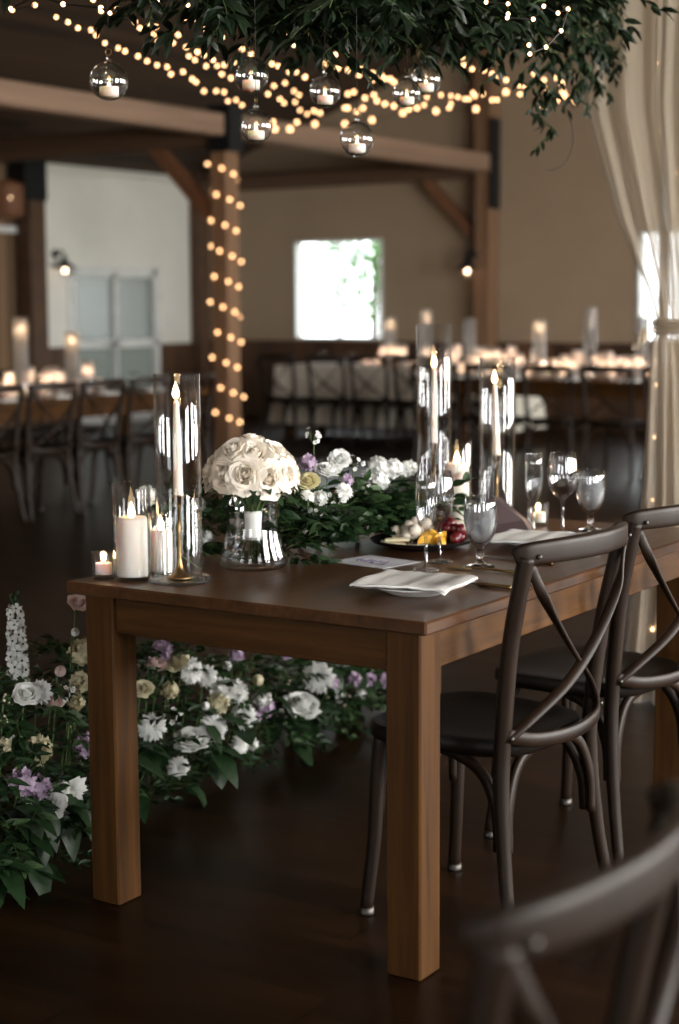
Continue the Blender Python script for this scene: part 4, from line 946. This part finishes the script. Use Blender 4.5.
WIN = [(0,0),(.034,0),(.0353,.0015),(.032,.0035),(.010,.006),(.0042,.012),(.0038,.060),(.0044,.090),(.010,.098),(.022,.108),(.033,.126),(.0385,.150),(.0385,.172),(.0345,.200),(.0305,.222),(.0297,.2225),(.0294,.221),(.0332,.200),(.0372,.172),(.0372,.150),(.0318,.128),(.020,.111),(.008,.102),(0,.100)]
WIN2 = [(r*(1.08 if z > .095 else 1), z) for r,z in WIN]
glass_thing('champagne_flute', -.325,.560, FLU, 'empty champagne flute in front of the platter, nearest place setting', 'flute')
glass_thing('wine_glass', -.362,.690, [(r*.93,z) for r,z in WIN], 'empty wine glass right behind the nearest flute, in front of the platter', 'wine glass')
glass_thing('water_goblet', -.240,.672, GOB, 'water goblet full of iced water at the nearest place setting', 'goblet', GF, True)
glass_thing('champagne_flute', -.372,1.222, FLU, 'empty champagne flute at the far place setting, right of the mauve napkin', 'flute')
glass_thing('wine_glass', -.318,1.290, WIN2, 'round empty wine glass behind the far flute', 'wine glass')
glass_thing('water_goblet', -.279,1.386, GOB, 'water goblet of iced water at the far right end of the table', 'goblet', GF, True)
# platter with food
PX, PY = -.525, .885
o = MB().lathe([(0,0),(.085,0),(.09,.004),(.128,.014),(.135,.022),(.131,.023),(.115,.015),(.08,.008),(0,.0075)], 48, cap=False).build('platter', 'platter', auto=60); o.location = (PX,PY,TZ)
tag(o, 'round black platter of cheese and fruit between the vase and the goblet', 'platter')
PZ = TZ+.009
def food(name, mesh, pts, label, cat, group, smooth=True):
    for (x,y,z,rz,s) in pts:
        o = bpy.data.objects.new(name, mesh); COL.objects.link(o); o.location = (x,y,z); o.rotation_euler = (R.uniform(-.12,.12),R.uniform(-.12,.12),rz); o.scale = (s,s,s)
        tag(o, label, cat, group)
ch = MB().box((-.032,-.010,0),(.032,.010,.007), bev=.0015).mesh('cheese_slice','cheese',False)
pts = []
for i in range(8):
    pts.append((PX-.050-.010*(i%2)+.012*(i//4), PY-.062+.018*(i%4), PZ+.001+.009*(i//4), .5+.25*(i%3)-.2, 1))
for i in range(3): pts.append((PX+.012+.02*i, PY-.085+.008*i, PZ+.002, .3+.2*i, .8))
food('cheese_slice', ch, pts, 'pale cheese slice on the left part of the black platter', 'cheese', 'cheese slices on the black platter')
mb = MB(); mb.ball((0,0,0),.016,12,8,0,.85); rr = random.Random(4); mb.v = [tuple(Vector(v)*(1+rr.uniform(-.10,.10))) for v in mb.v]
pts = [(PX-.075,PY-.005,PZ+.024,0,1),(PX-.040,PY+.004,PZ+.036,1,1.15),(PX-.012,PY-.012,PZ+.030,2,1.2),(PX-.024,PY+.022,PZ+.052,3,1.15),(PX-.052,PY+.035,PZ+.022,4,1.1),(PX+.000,PY+.018,PZ+.046,5,1),(PX-.088,PY+.028,PZ+.020,5,.95),(PX-.010,PY+.050,PZ+.024,6,1.1),(PX-.03,PY-.02,PZ+.018,2,1.)]
pts = [(x,y,z+.002,a,s*1.15) for x,y,z,a,s in pts]
food('cheese_curd', mb.mesh('cheese_curd','curd'), pts, 'rounded white cheese lump heaped at the back of the black platter', 'cheese', 'white cheese lumps on the black platter')
mb = MB(); mb.ball((0,0,0),.0115,12,8,0,1.2)
pts = [(PX+.030+.020*(i%4),PY+.052+.018*((i//4)%2)-.006*(i%2),PZ+.016+.020*(i//8)+.012*((i//4)%2),i,1+.1*(i%3)) for i in range(14)]
pts += [(PX+.094,PY+.015,PZ+.018,1,1),(PX+.100,PY-.005,PZ+.018,2,1.05),(PX+.085,PY+.035,PZ+.020,2,1.1)]
food('red_grape', mb.mesh('red_grape','berryred'), pts, 'dark red grape at the right back of the black platter', 'fruit', 'red grapes on the black platter')
mb = MB()
prof = [(0,0)]+[(.024*cos(a),.024*sin(a)) for a in [pi*k/10 for k in range(11)]]
mb.prism([(x,z) for x,z in prof[1:]], 1, -.006, .006)
pts = [(PX+.035,PY-.035,PZ+.006,.6,1),(PX+.055,PY-.012,PZ+.008,1.2,1.05),(PX+.030,PY-.010,PZ+.016,.2,1),(PX+.075,PY-.030,PZ+.006,2.4,.9),(PX+.060,PY+.010,PZ+.012,2.0,.95),(PX+.020,PY+.010,PZ+.01,2.9,.9)]
food('orange_wedge', mb.mesh('orange_wedge','orange',False), pts, 'orange fruit wedge in the middle front of the black platter', 'fruit', 'orange wedges on the black platter')
# plates and napkins
def plate(x, y, label, r=.098):
    o = MB().lathe([(0,0),(r*.62,0),(r*.66,.004),(r*.95,.014),(r,.018),(r*.985,.0195),(r*.9,.0145),(r*.64,.0065),(0,.006)], 48, cap=False).build('side_plate', 'china', auto=60); o.location = (x,y,TZ); tag(o, label, 'plate')
def napkin(x, y, rz, w, l, label):
    """linen folded in three, laid over the plate; the open edge droops"""
    t = thing('folded_napkin', label, 'napkin', (x,y,TZ+.0215), rz)
    def top(u, v, off=0):
        X = (u-.5)*l; Y = (v-.5)*w
        k = v*3; fr = k-math.floor(k); step = .0022*(1-abs(2*fr-1))**.4 if 0 < k < 3 else 0
        d = max(0, math.hypot(X,Y)-.085); z = .002+step-(.9 if v < .5 else .45)*d*d-.05*d*v*0
        z += .0012*sin(u*9+v*4)+.0014*sin(v*21)
        return (X+.004*sin(v*7), Y+.003*sin(u*6), max(z, -.018)+off)
    mb = MB(); mb.patch(lambda u,v: top(u,v,.0045), 24, 30)
    n = len(mb.v); mb.patch(lambda u,v: top(u,v,0), 24, 30)
    nu, nv = 24, 30
    edge = [i for i in range(nu+1)]+[j*(nu+1)+nu for j in range(1,nv+1)]+[nv*(nu+1)+i for i in range(nu-1,-1,-1)]+[j*(nu+1) for j in range(nv-1,0,-1)]
    for a, b in zip(edge, edge[1:]+edge[:1]): mb.f.append((b, a, a+n, b+n)); mb.m.append(0)
    mb.build('linen_fold', 'linen', t, auto=60)
    MB().patch(lambda u,v: (lambda p: (p[0]*.965+.004, p[1]*.97, max(p[2]-.0045,-.0195)))(top(u,v,0)), 20, 24).build('under_fold', 'linen', t)
plate(-.190,.285,'white side plate under the nearest folded napkin')
napkin(-.195,.285, radians(99), .220, .205, 'white linen napkin folded in thirds on the nearest plate')
plate(-.262,1.035,'white side plate under the far folded napkin')
napkin(-.262,1.030, radians(99), .23, .22, 'white linen napkin folded on the far plate behind the first chair')
# cutlery
def knife(x, y, rz, label):
    t = thing('table_knife', label, 'knife', (x,y,TZ+.004), rz)
    MB().tube(spline([(0,0,0),(.03,0,.001),(.085,0,0)],6), [.0048,.0052,.0055]+[.005]*10, 10).build('handle', 'brass', t)
    mb = MB().prism([(.085,-.004),(.10,-.0085),(.19,-.009),(.205,-.002),(.205,.004),(.085,.004)], 2, -.0012, .0012); mb.build('blade', 'rivet', t, smooth=False)
def fork(x, y, rz, label):
    t = thing('table_fork', label, 'fork', (x,y,TZ+.003), rz)
    MB().tube([(0,0,0),(.05,0,.002),(.12,0,.004),(.135,0,.002)], [.0045,.0035,.0025,.004], 8).build('handle', 'brass', t)
    mb = MB().prism([(.133,-.004),(.150,-.011),(.158,-.011),(.158,.011),(.150,.011),(.133,.004)], 2, -.001, .0015)
    for k in range(4): mb.box((.156,-.0108+.0064*k,-.001),(.198,-.0083+.0064*k,.0012))
    mb.build('tines', 'brass', t, smooth=False)
knife(-.030,.425, radians(176), 'knife with dark brassy handle poking out right of the nearest napkin')
fork(-.100,.620, radians(180), 'brassy fork lying in front of the nearest water goblet, toward the far setting')
knife(-.100,.780, radians(172), 'brassy knife beside the far napkin, left of its plate')
# menu card
t = thing('menu_card', 'pale blue-grey printed card lying in front of the platter', 'card', (-.492,.605,TZ), radians(-10))
mb = MB().box((-.085,-.070,0),(.085,.070,.0009)); mb.build('card_sheet', 'paper', t, smooth=False)
mb = MB(); rr = random.Random(9)
for k in range(9):
    pts = [(-.045+.010*k+rr.uniform(-.01,.01), -.01+rr.uniform(-.02,.03), .0014) for _ in range(4)]
    mb.tube(spline(pts,4), .0011, 4)
mb.build('printed_sketch', 'ink', t)
# dark mauve folded napkin standing like a tent
mb = MB()
vs = [(-.105,-.050,0),(.082,-.050,0),(.090,.052,0),(-.100,.055,0),(-.022,-.012,.092),(-.008,.022,.088),(.060,-.020,.030),(-.090,0,.036)]
mb.add(vs, [(0,1,6,4),(1,2,6),(2,5,4,6),(2,3,5),(3,7,5),(7,4,5),(0,4,7),(3,0,7),(3,2,1,0)])
o = mb.build('mauve_napkin', 'mauve', smooth=False); o.location = (-.50,1.285,TZ+.0005); o.rotation_euler.z = radians(22); tag(o, 'dark mauve folded napkin standing in a peak behind the far place', 'napkin')

# ================================================================ FLOWERS ON THE FLOOR
def arrangement(label, org, flowers, path, n, L, seed, group, zt, low=0):
    t = thing('floor_flower_arrangement', label, 'flower arrangement', org, 0, group)
    def fp(rr):
        f = rr.random(); k = f*(len(path)-1); i = min(int(k), len(path)-2); u = k-i
        c = Vector(path[i]).lerp(Vector(path[i+1]), u); h = zt(c.y)
        a = rr.uniform(0,2*pi); q = rr.random()**.5; z = .02+rr.random()*h
        w = .17*math.sqrt(max(.12,1-(z/(h+.02))**2*.8))
        return (c.x+w*q*cos(a)*.8, c.y+w*q*sin(a), z), (cos(a)*.9+.2, sin(a)*.9-.15, rr.uniform(-.2,.7))
    foliage('foliage', t, org, fp, n, L, ('leaf','leaf2'), seed)
    rr = random.Random(seed+1); mb = MB()
    for i in range(low):
        f = rr.random(); k = f*(len(path)-1); j = min(int(k), len(path)-2); c = Vector(path[j]).lerp(Vector(path[j+1]), k-j)
        a = rr.uniform(-2.2,.6); p = Vector((c.x+.12*cos(a), c.y+.12*sin(a), rr.uniform(.05,.24)))-Vector(org)
        mb.leaf(p, (cos(a),sin(a),rr.uniform(-.9,.2)), (0,0,1), rr.uniform(.08,.13), rr.uniform(.05,.075), 0, .4)
    if low: mb.build('broad_leaves', 'leaf', t)
    # waxflower and berry sprays between the blooms
    for i in range(len(flowers)//2):
        f = rr.random(); k = f*(len(path)-1); j = min(int(k), len(path)-2); c = Vector(path[j]).lerp(Vector(path[j+1]), k-j); h = zt(c.y)
        z = h*rr.uniform(.45,.95); put_flower('wax' if i%2 else 'stock_green', (c.x+rr.uniform(.02,.12), c.y+rr.uniform(-.05,.05), z), rr.uniform(.022,.032), (.6,-.5,.7), t, org)
    for (k,x,y,z,r) in flowers:
        d = (R.uniform(.3,1),R.uniform(-1,-.1),R.uniform(.05,.75))
        if k in ('rose','rose_cream','lisianthus'): d = (R.uniform(.1,.6),R.uniform(-.8,-.1),R.uniform(.55,.9))
        put_flower(k,(x,y,z),r,d,t,org)
        j = min(range(len(path)), key=lambda q: abs(path[q][1]-y)); px = path[j][0]
        MB().tube(spline([(x-org[0]-.01,y-org[1],z-org[2]-.005),((x*.6+px*.4)-org[0],y-org[1],z*.55),(px-org[0],(y*.7+path[j][1]*.3)-org[1],.02)],4), .0022, 5).build('flower_stem', 'stem', t)
    return t
GA = 'flower arrangements on the floor behind the farm table'
a1 = arrangement('tall floor flower arrangement with white delphinium left of the table leg', (-1.22,.05,0), FLOWERS_LEFT,
    [(-1.22,-.42),(-1.22,-.1),(-1.22,.12),(-1.24,.36)] and [(-1.22,-.42,0),(-1.22,-.1,0),(-1.22,.12,0),(-1.24,.36,0)], 420, (.030,.052), 31, GA, lambda y: .42 if y < .1 else .5, 70)
dl = bpy.data.objects.new('delphinium', delph_mesh('delphinium')); COL.objects.link(dl); dl.parent = a1; dl.location = (-.08,.145,.435); dl.rotation_euler = (0,radians(-1),0)
arrangement('low floor flower arrangement seen beneath the table between its front legs', (-1.33,1.2,0), FLOWERS_UNDER,
    [(-1.30,.45,0),(-1.30,.8,0),(-1.32,1.2,0),(-1.36,1.6,0),(-1.40,2.05,0)], 560, (.030,.050), 41, GA, lambda y: max(.16,.50-.26*(y-.45)), 50)

# ================================================================ OVERHEAD
gh = thing('hanging_greenery', 'dark leafy greenery suspended above the farm table', 'greenery', (-.72,1.1,2.42))
og = (-.72,1.1,2.42)
MB().tube([(-.75,-1.1-og[1]+.5,0.02),(0,0,.03),(.02,2.75-og[1],.02)], .022, 8).build('support_pole', 'bark', gh)
for y in (-.1,1.1,2.3): MB().tube([(0,y-og[1],.02),(0,y-og[1],roofz(-.72)-og[2]+.0)], .004, 6).build('hanging_wire', 'wire', gh)
def hp(rr):
    y = rr.uniform(-.25,1.98)
    if y < .25 and rr.random() < .6: y += .9
    x = -.72+rr.gauss(0,.16)
    if y < .1: x -= rr.uniform(0,.25)
    bk = [(-.3,2.12),(.0,2.10),(.2,2.05),(.6,2.02),(1.17,2.06),(1.5,2.13),(1.8,2.20),(2.2,2.20)]
    bot = next(a[1]+(b[1]-a[1])*(y-a[0])/(b[0]-a[0]) for a, b in zip(bk[:-1], bk[1:]) if a[0] <= y <= b[0]); top = 2.50
    z = bot+.085+(top-bot)*rr.random()**1.2
    a = rr.uniform(0,2*pi); return (x,y,z), (cos(a), sin(a), rr.uniform(-.9,.3))
foliage('foliage', gh, og, hp, 1500, (.050,.078), ('shadeleaf','shadeleaf'), 51, W=.36)
# strands that trail down
rr = random.Random(77); mb = MB()
def trail(p0, p1, sag=.0):
    p0 = Vector(p0)-Vector(og); p1 = Vector(p1)-Vector(og); n = int((p1-p0).length/.011)+2
    pts = [p0.lerp(p1,i/n)+Vector((.03*sin(i*.55),.02*cos(i*.4),0)) for i in range(n+1)]
    mb.tube(pts, .0016, 5, 1)
    for i, p in enumerate(pts[1:]):
        a = i*2.4+rr.uniform(-.4,.4); l = .056*rr.uniform(.7,1.15)*(1-.3*i/n)
        mb.leaf(p, (cos(a)*.75,sin(a)*.75,-.75), (rr.uniform(-1,1),rr.uniform(-1.2,.6),.6), l, l*.38, 0, .25)
for a, b in (((-.70,1.95,2.30),(-.70,1.94,1.86)),((-.74,1.98,2.30),(-.72,1.99,1.93)),((-.70,2.14,2.35),(-.70,2.12,2.0)),((-.66,2.05,2.35),(-.66,2.08,2.05)),((-.72,2.28,2.40),(-.72,2.24,2.0)),((-.70,2.3,2.45),(-.70,2.36,2.10)),((-.72,1.80,2.28),(-.70,1.86,1.97)),((-.70,2.10,2.35),(-.72,2.02,2.0)),((-.70,2.25,2.35),(-.69,2.30,2.03)),((-.70,2.2,2.4),(-.71,2.40,2.06)),((-.72,2.35,2.5),(-.70,2.52,2.16)),((-.72,2.4,2.5),(-.72,2.66,2.22)),((-.68,2.2,2.4),(-.68,2.16,2.04)),((-.70,2.32,2.45),(-.66,2.42,2.12)),((-.78,.10,2.3),(-.78,.12,2.0)),((-.75,.3,2.3),(-.75,.32,1.99)),((-.70,1.0,2.2),(-.70,1.0,1.97)),((-.70,1.5,2.2),(-.66,1.5,2.0)),((-.9,-.2,2.35),(-.9,-.15,2.05)),((-.70,.75,2.2),(-.68,.72,1.96))):
    trail(a, b)
mb.build('trailing_vines', ['shadeleaf','stem'], gh, smooth=False)
loop = [(-.02, .93+.20*cos(a), -.50+.115*sin(a)) for a in [pi*(-.5)+k*.12 for k in range(20)]]
MB().tube(loop, .0018, 5).build('wire_loop', 'wire', gh)
# glass globes holding tealights
GL = [(-.75,-.044,1.856,.0410,'alone at the far left'),(-.72,.425,1.918,.0415,'upper one of the left-centre pair'),(-.62,.305,1.785,.0380,'lower one of the left-centre pair'),(-.58,.527,1.882,.0375,'in the middle of the row'),(-.50,.54,1.768,.0400,'lowest, before the pale beam'),(-.62,.97,1.926,.0375,'left one of the overlapping right pair'),(-.75,1.292,2.006,.0440,'right one of the overlapping right pair')]
for (x,y,z,r,w) in GL:
    t = thing('glass_globe', 'hanging glass globe with a tealight, '+w, 'glass globe', (x,y,z), R.uniform(-.6,.6), 'glass globes hanging from the greenery')
    # sphere with a round opening in the side facing the camera's left
    mb = MB(); seg, rg = 32, 22; vs = []; fs = []
    for sgn, rad in ((1,r),(-1,r-.0016)):
        o0 = len(vs)
        for i in range(rg+1):
            a = .62+(pi-.62)*i/rg
            for k in range(seg):
                b = 2*pi*k/seg; vs.append((rad*sin(a)*cos(b), rad*sin(a)*sin(b), rad*cos(a)))
        for i in range(rg):
            for k in range(seg):
                k2 = (k+1)%seg; fs.append((o0+i*seg+k,o0+i*seg+k2,o0+(i+1)*seg+k2,o0+(i+1)*seg+k))
    for k in range(seg): fs.append((k,(k+1)%seg,(rg+1)*seg+(k+1)%seg,(rg+1)*seg+k))
    m = Euler((radians(62),0,radians(-20))).to_matrix(); mb.add([tuple(m@Vector(v)) for v in vs], fs); mb.build('glass_shell', 'glass', t)
    MB().lathe([(.004,r-.002),(.006,r+.004),(.003,r+.010),(.0035,r+.014),(0,r+.016)], 12).build('glass_knob', 'glass', t)
    ring = [(.007*cos(a),0,r+.019+.007*sin(a)) for a in [2*pi*k/12 for k in range(13)]]; MB().tube(ring, .0012, 5, cap=False).build('hook', 'brass', t)
    MB().tube([(0,0,r+.026),(0,0,2.30-z)], .0006, 5).build('cord', 'wire', t)
    MB().lathe([(0,-r*.80),(r*.50,-r*.78),(r*.50,-r*.30),(r*.45,-r*.30),(r*.44,-r*.34),(0,-r*.36)], 20, cap=False).build('tealight', 'wax', t)
    z0 = -r*.36
    MB().lathe([(0,z0),(.0036,z0+.004),(.003,z0+.008),(0,z0+.015)], 10, cap=False).build('flame', 'flame', t)
    l = bpy.data.lights.new('candle_light', 'POINT'); l.energy = .08; l.color = (1,.6,.32); l.shadow_soft_size = .004
    lo = bpy.data.objects.new('candle_light', l); COL.objects.link(lo); lo.parent = t; lo.location = (0,0,z0+.009)
# strings of bulbs
BM = {}
def bulb_mesh(r, mat):
    k = (round(r,4), mat)
    if k not in BM: BM[k] = MB().ball((0,0,0), r, 8, 6).mesh('bulb', mat)
    return BM[k]
def string_lights(label, pts, r0, r1, mat='bulb', name='string_lights'):
    o0 = Vector(pts[0]); t = thing(name, label, 'string lights', pts[0], 0, 'strings of warm fairy lights')
    P = [Vector(p)-o0 for p in pts]; rr = random.Random(len(pts))
    MB().tube(P, .0022, 4, cap=False).build('wire', 'wire', t)
    for i, p in enumerate(P):
        r = r0+(r1-r0)*i/max(1,len(P)-1)
        b = link('bulb', bulb_mesh(round(r*400)/400 if r > .01 else round(r*1000)/1000, mat), t); b.location = p
for (label, r0, r1, pts) in STRANDS: string_lights(label, pts, r0, r1, 'nearbulb' if r1 < .0105 else 'bulb')
# lights wound round the post
pts = []; n = 92
for i in range(n):
    s = i*.170; zz = 2.62-s*.24/.92; side = (s/.23)%4; k = int(side); f = side-k; c = (-7.25,8.99); h = .104
    cs = [(-h,-h),(h,-h),(h,h),(-h,h)]; a, b = cs[k], cs[(k+1)%4]
    if zz < .3: break
    pts.append((c[0]+a[0]+(b[0]-a[0])*f, c[1]+a[1]+(b[1]-a[1])*f, zz))
string_lights('fairy lights wound round and round the timber post', pts, .016, .016)

# ================================================================ SHEER DRAPE
dz = [(2.75,-.90,.34,.030),(2.40,-.88,.26,.032),(2.04,-.845,.16,.030),(1.67,-.720,.0,.026),(1.42,-.595,-.25,.018),(1.335,-.565,-.33,.010),(1.30,-.560,-.345,.008),(1.27,-.575,-.33,.012),(1.15,-.585,-.26,.018),(.62,-.605,-.14,.028),(.23,-.640,-.05,.034),(.004,-.66,0,.036)]
def dr_at(z):
    for a, b in zip(dz[:-1], dz[1:]):
        if a[0] >= z >= b[0]:
            f = (a[0]-z)/(a[0]-b[0]); f2 = f; return [a[i]+(b[i]-a[i])*f2 for i in (1,2,3)]
    return dz[-1][1:]
dt = thing('sheer_drape', 'sheer ivory drape tied back, hanging at the right edge beyond the table', 'drape', (-.45,2.52,0))
def drape_layer(name, off, ph, pl, inset, mat):
    def fn(u, v):
        z = 2.75+(.004-2.75)*v; a, b, amp = dr_at(z); a += inset*(b-a)
        x = a+(b-a)*u; w = sin(u*pl*2*pi+ph+.6*sin(v*5+u*3))+.35*sin(u*pl*4.7*pi+ph*2+1.3*v)
        return (x+.45+.004*w, off+amp*w, z)
    MB().patch(fn, 150, 90).build(name, mat, dt)
drape_layer('outer_layer', 0, 0, 9, 0, 'sheer'); drape_layer('inner_layer', .085, 1.7, 7, .10, 'sheer')
# the tie with its gathered knot
mb = MB()
for k in range(4):
    path = [((-.452+.45)+.122*cos(a), .02+.055*sin(a), 1.322-.010*k+.006*sin(a*2+k)) for a in [2*pi*i/28 for i in range(29)]]
    mb.tube(path, .008, 6, cap=False)
mb.build('tie_band', 'sheer', dt)
mb = MB(); rr = random.Random(5)
for k in range(12):
    a = rr.uniform(0,6.28); mb.patch(lambda u,v,a=a,k=k: (-.125-.035*v*abs(cos(a))+.012*sin(u*6+k), -.06+.028*v*sin(a)+.012*(u-.5), 1.285-.035*v+.05*(u-.5)*sin(a+v*2)), 6, 5)
mb.build('gathered_ruffle', 'sheer', dt)
MB().tube([(-.10,.04,0),(-.10,.04,2.76)], .018, 10).build('support_pole', 'frame', dt)
MB().tube([(-.5,.04,2.76),(.9,.04,2.76)], .018, 10).build('top_pole', 'frame', dt)

# ================================================================ LIGHT AND CAMERA
wd = bpy.data.worlds.new('World'); SC.world = wd; wd.use_nodes = True
nt = wd.node_tree; nt.nodes.clear(); ow = nt.nodes.new('ShaderNodeOutputWorld'); bg = nt.nodes.new('ShaderNodeBackground')
bg.inputs[0].default_value = (.93,.97,1,1); bg.inputs[1].default_value = 8; nt.links.new(bg.outputs[0], ow.inputs[0])
cam = bpy.data.cameras.new('camera'); co = bpy.data.objects.new('camera', cam); COL.objects.link(co)
ya, pt, ro = .5778, .1246, -.0055
fw = Vector((-sin(ya)*cos(pt), cos(ya)*cos(pt), -sin(pt))); r_ = fw.cross(Vector((0,0,1))).normalized(); u_ = r_.cross(fw)
r2 = r_*cos(ro)+u_*sin(ro); u2 = -r_*sin(ro)+u_*cos(ro)
mtx = Matrix((( r2.x,u2.x,-fw.x,1.6013),(r2.y,u2.y,-fw.y,-2.7664),(r2.z,u2.z,-fw.z,1.3811),(0,0,0,1)))
co.matrix_world = mtx
cam.sensor_fit = 'VERTICAL'; cam.sensor_height = 36; cam.sensor_width = 36*679/1024; cam.lens = 1644.2/1024*36
cam.clip_start = .05; cam.clip_end = 200
cam.dof.use_dof = True; cam.dof.focus_distance = 3.75; cam.dof.aperture_fstop = cam.lens/24.0
SC.camera = co
vs_ = SC.view_settings
vs_.view_transform = 'Standard'; vs_.look = 'None'; vs_.exposure = 0.0; vs_.gamma = 1; vs_.use_curve_mapping = False
cy = SC.cycles
cy.use_denoising = True
try: cy.denoiser = 'OPENIMAGEDENOISE'
except Exception: pass
cy.max_bounces = 14; cy.transmission_bounces = 12; cy.transparent_max_bounces = 24; cy.diffuse_bounces = 4; cy.glossy_bounces = 5
cy.caustics_reflective = False; cy.caustics_refractive = False; cy.sample_clamp_indirect = 6
try: cy.use_light_tree = True
except Exception: pass
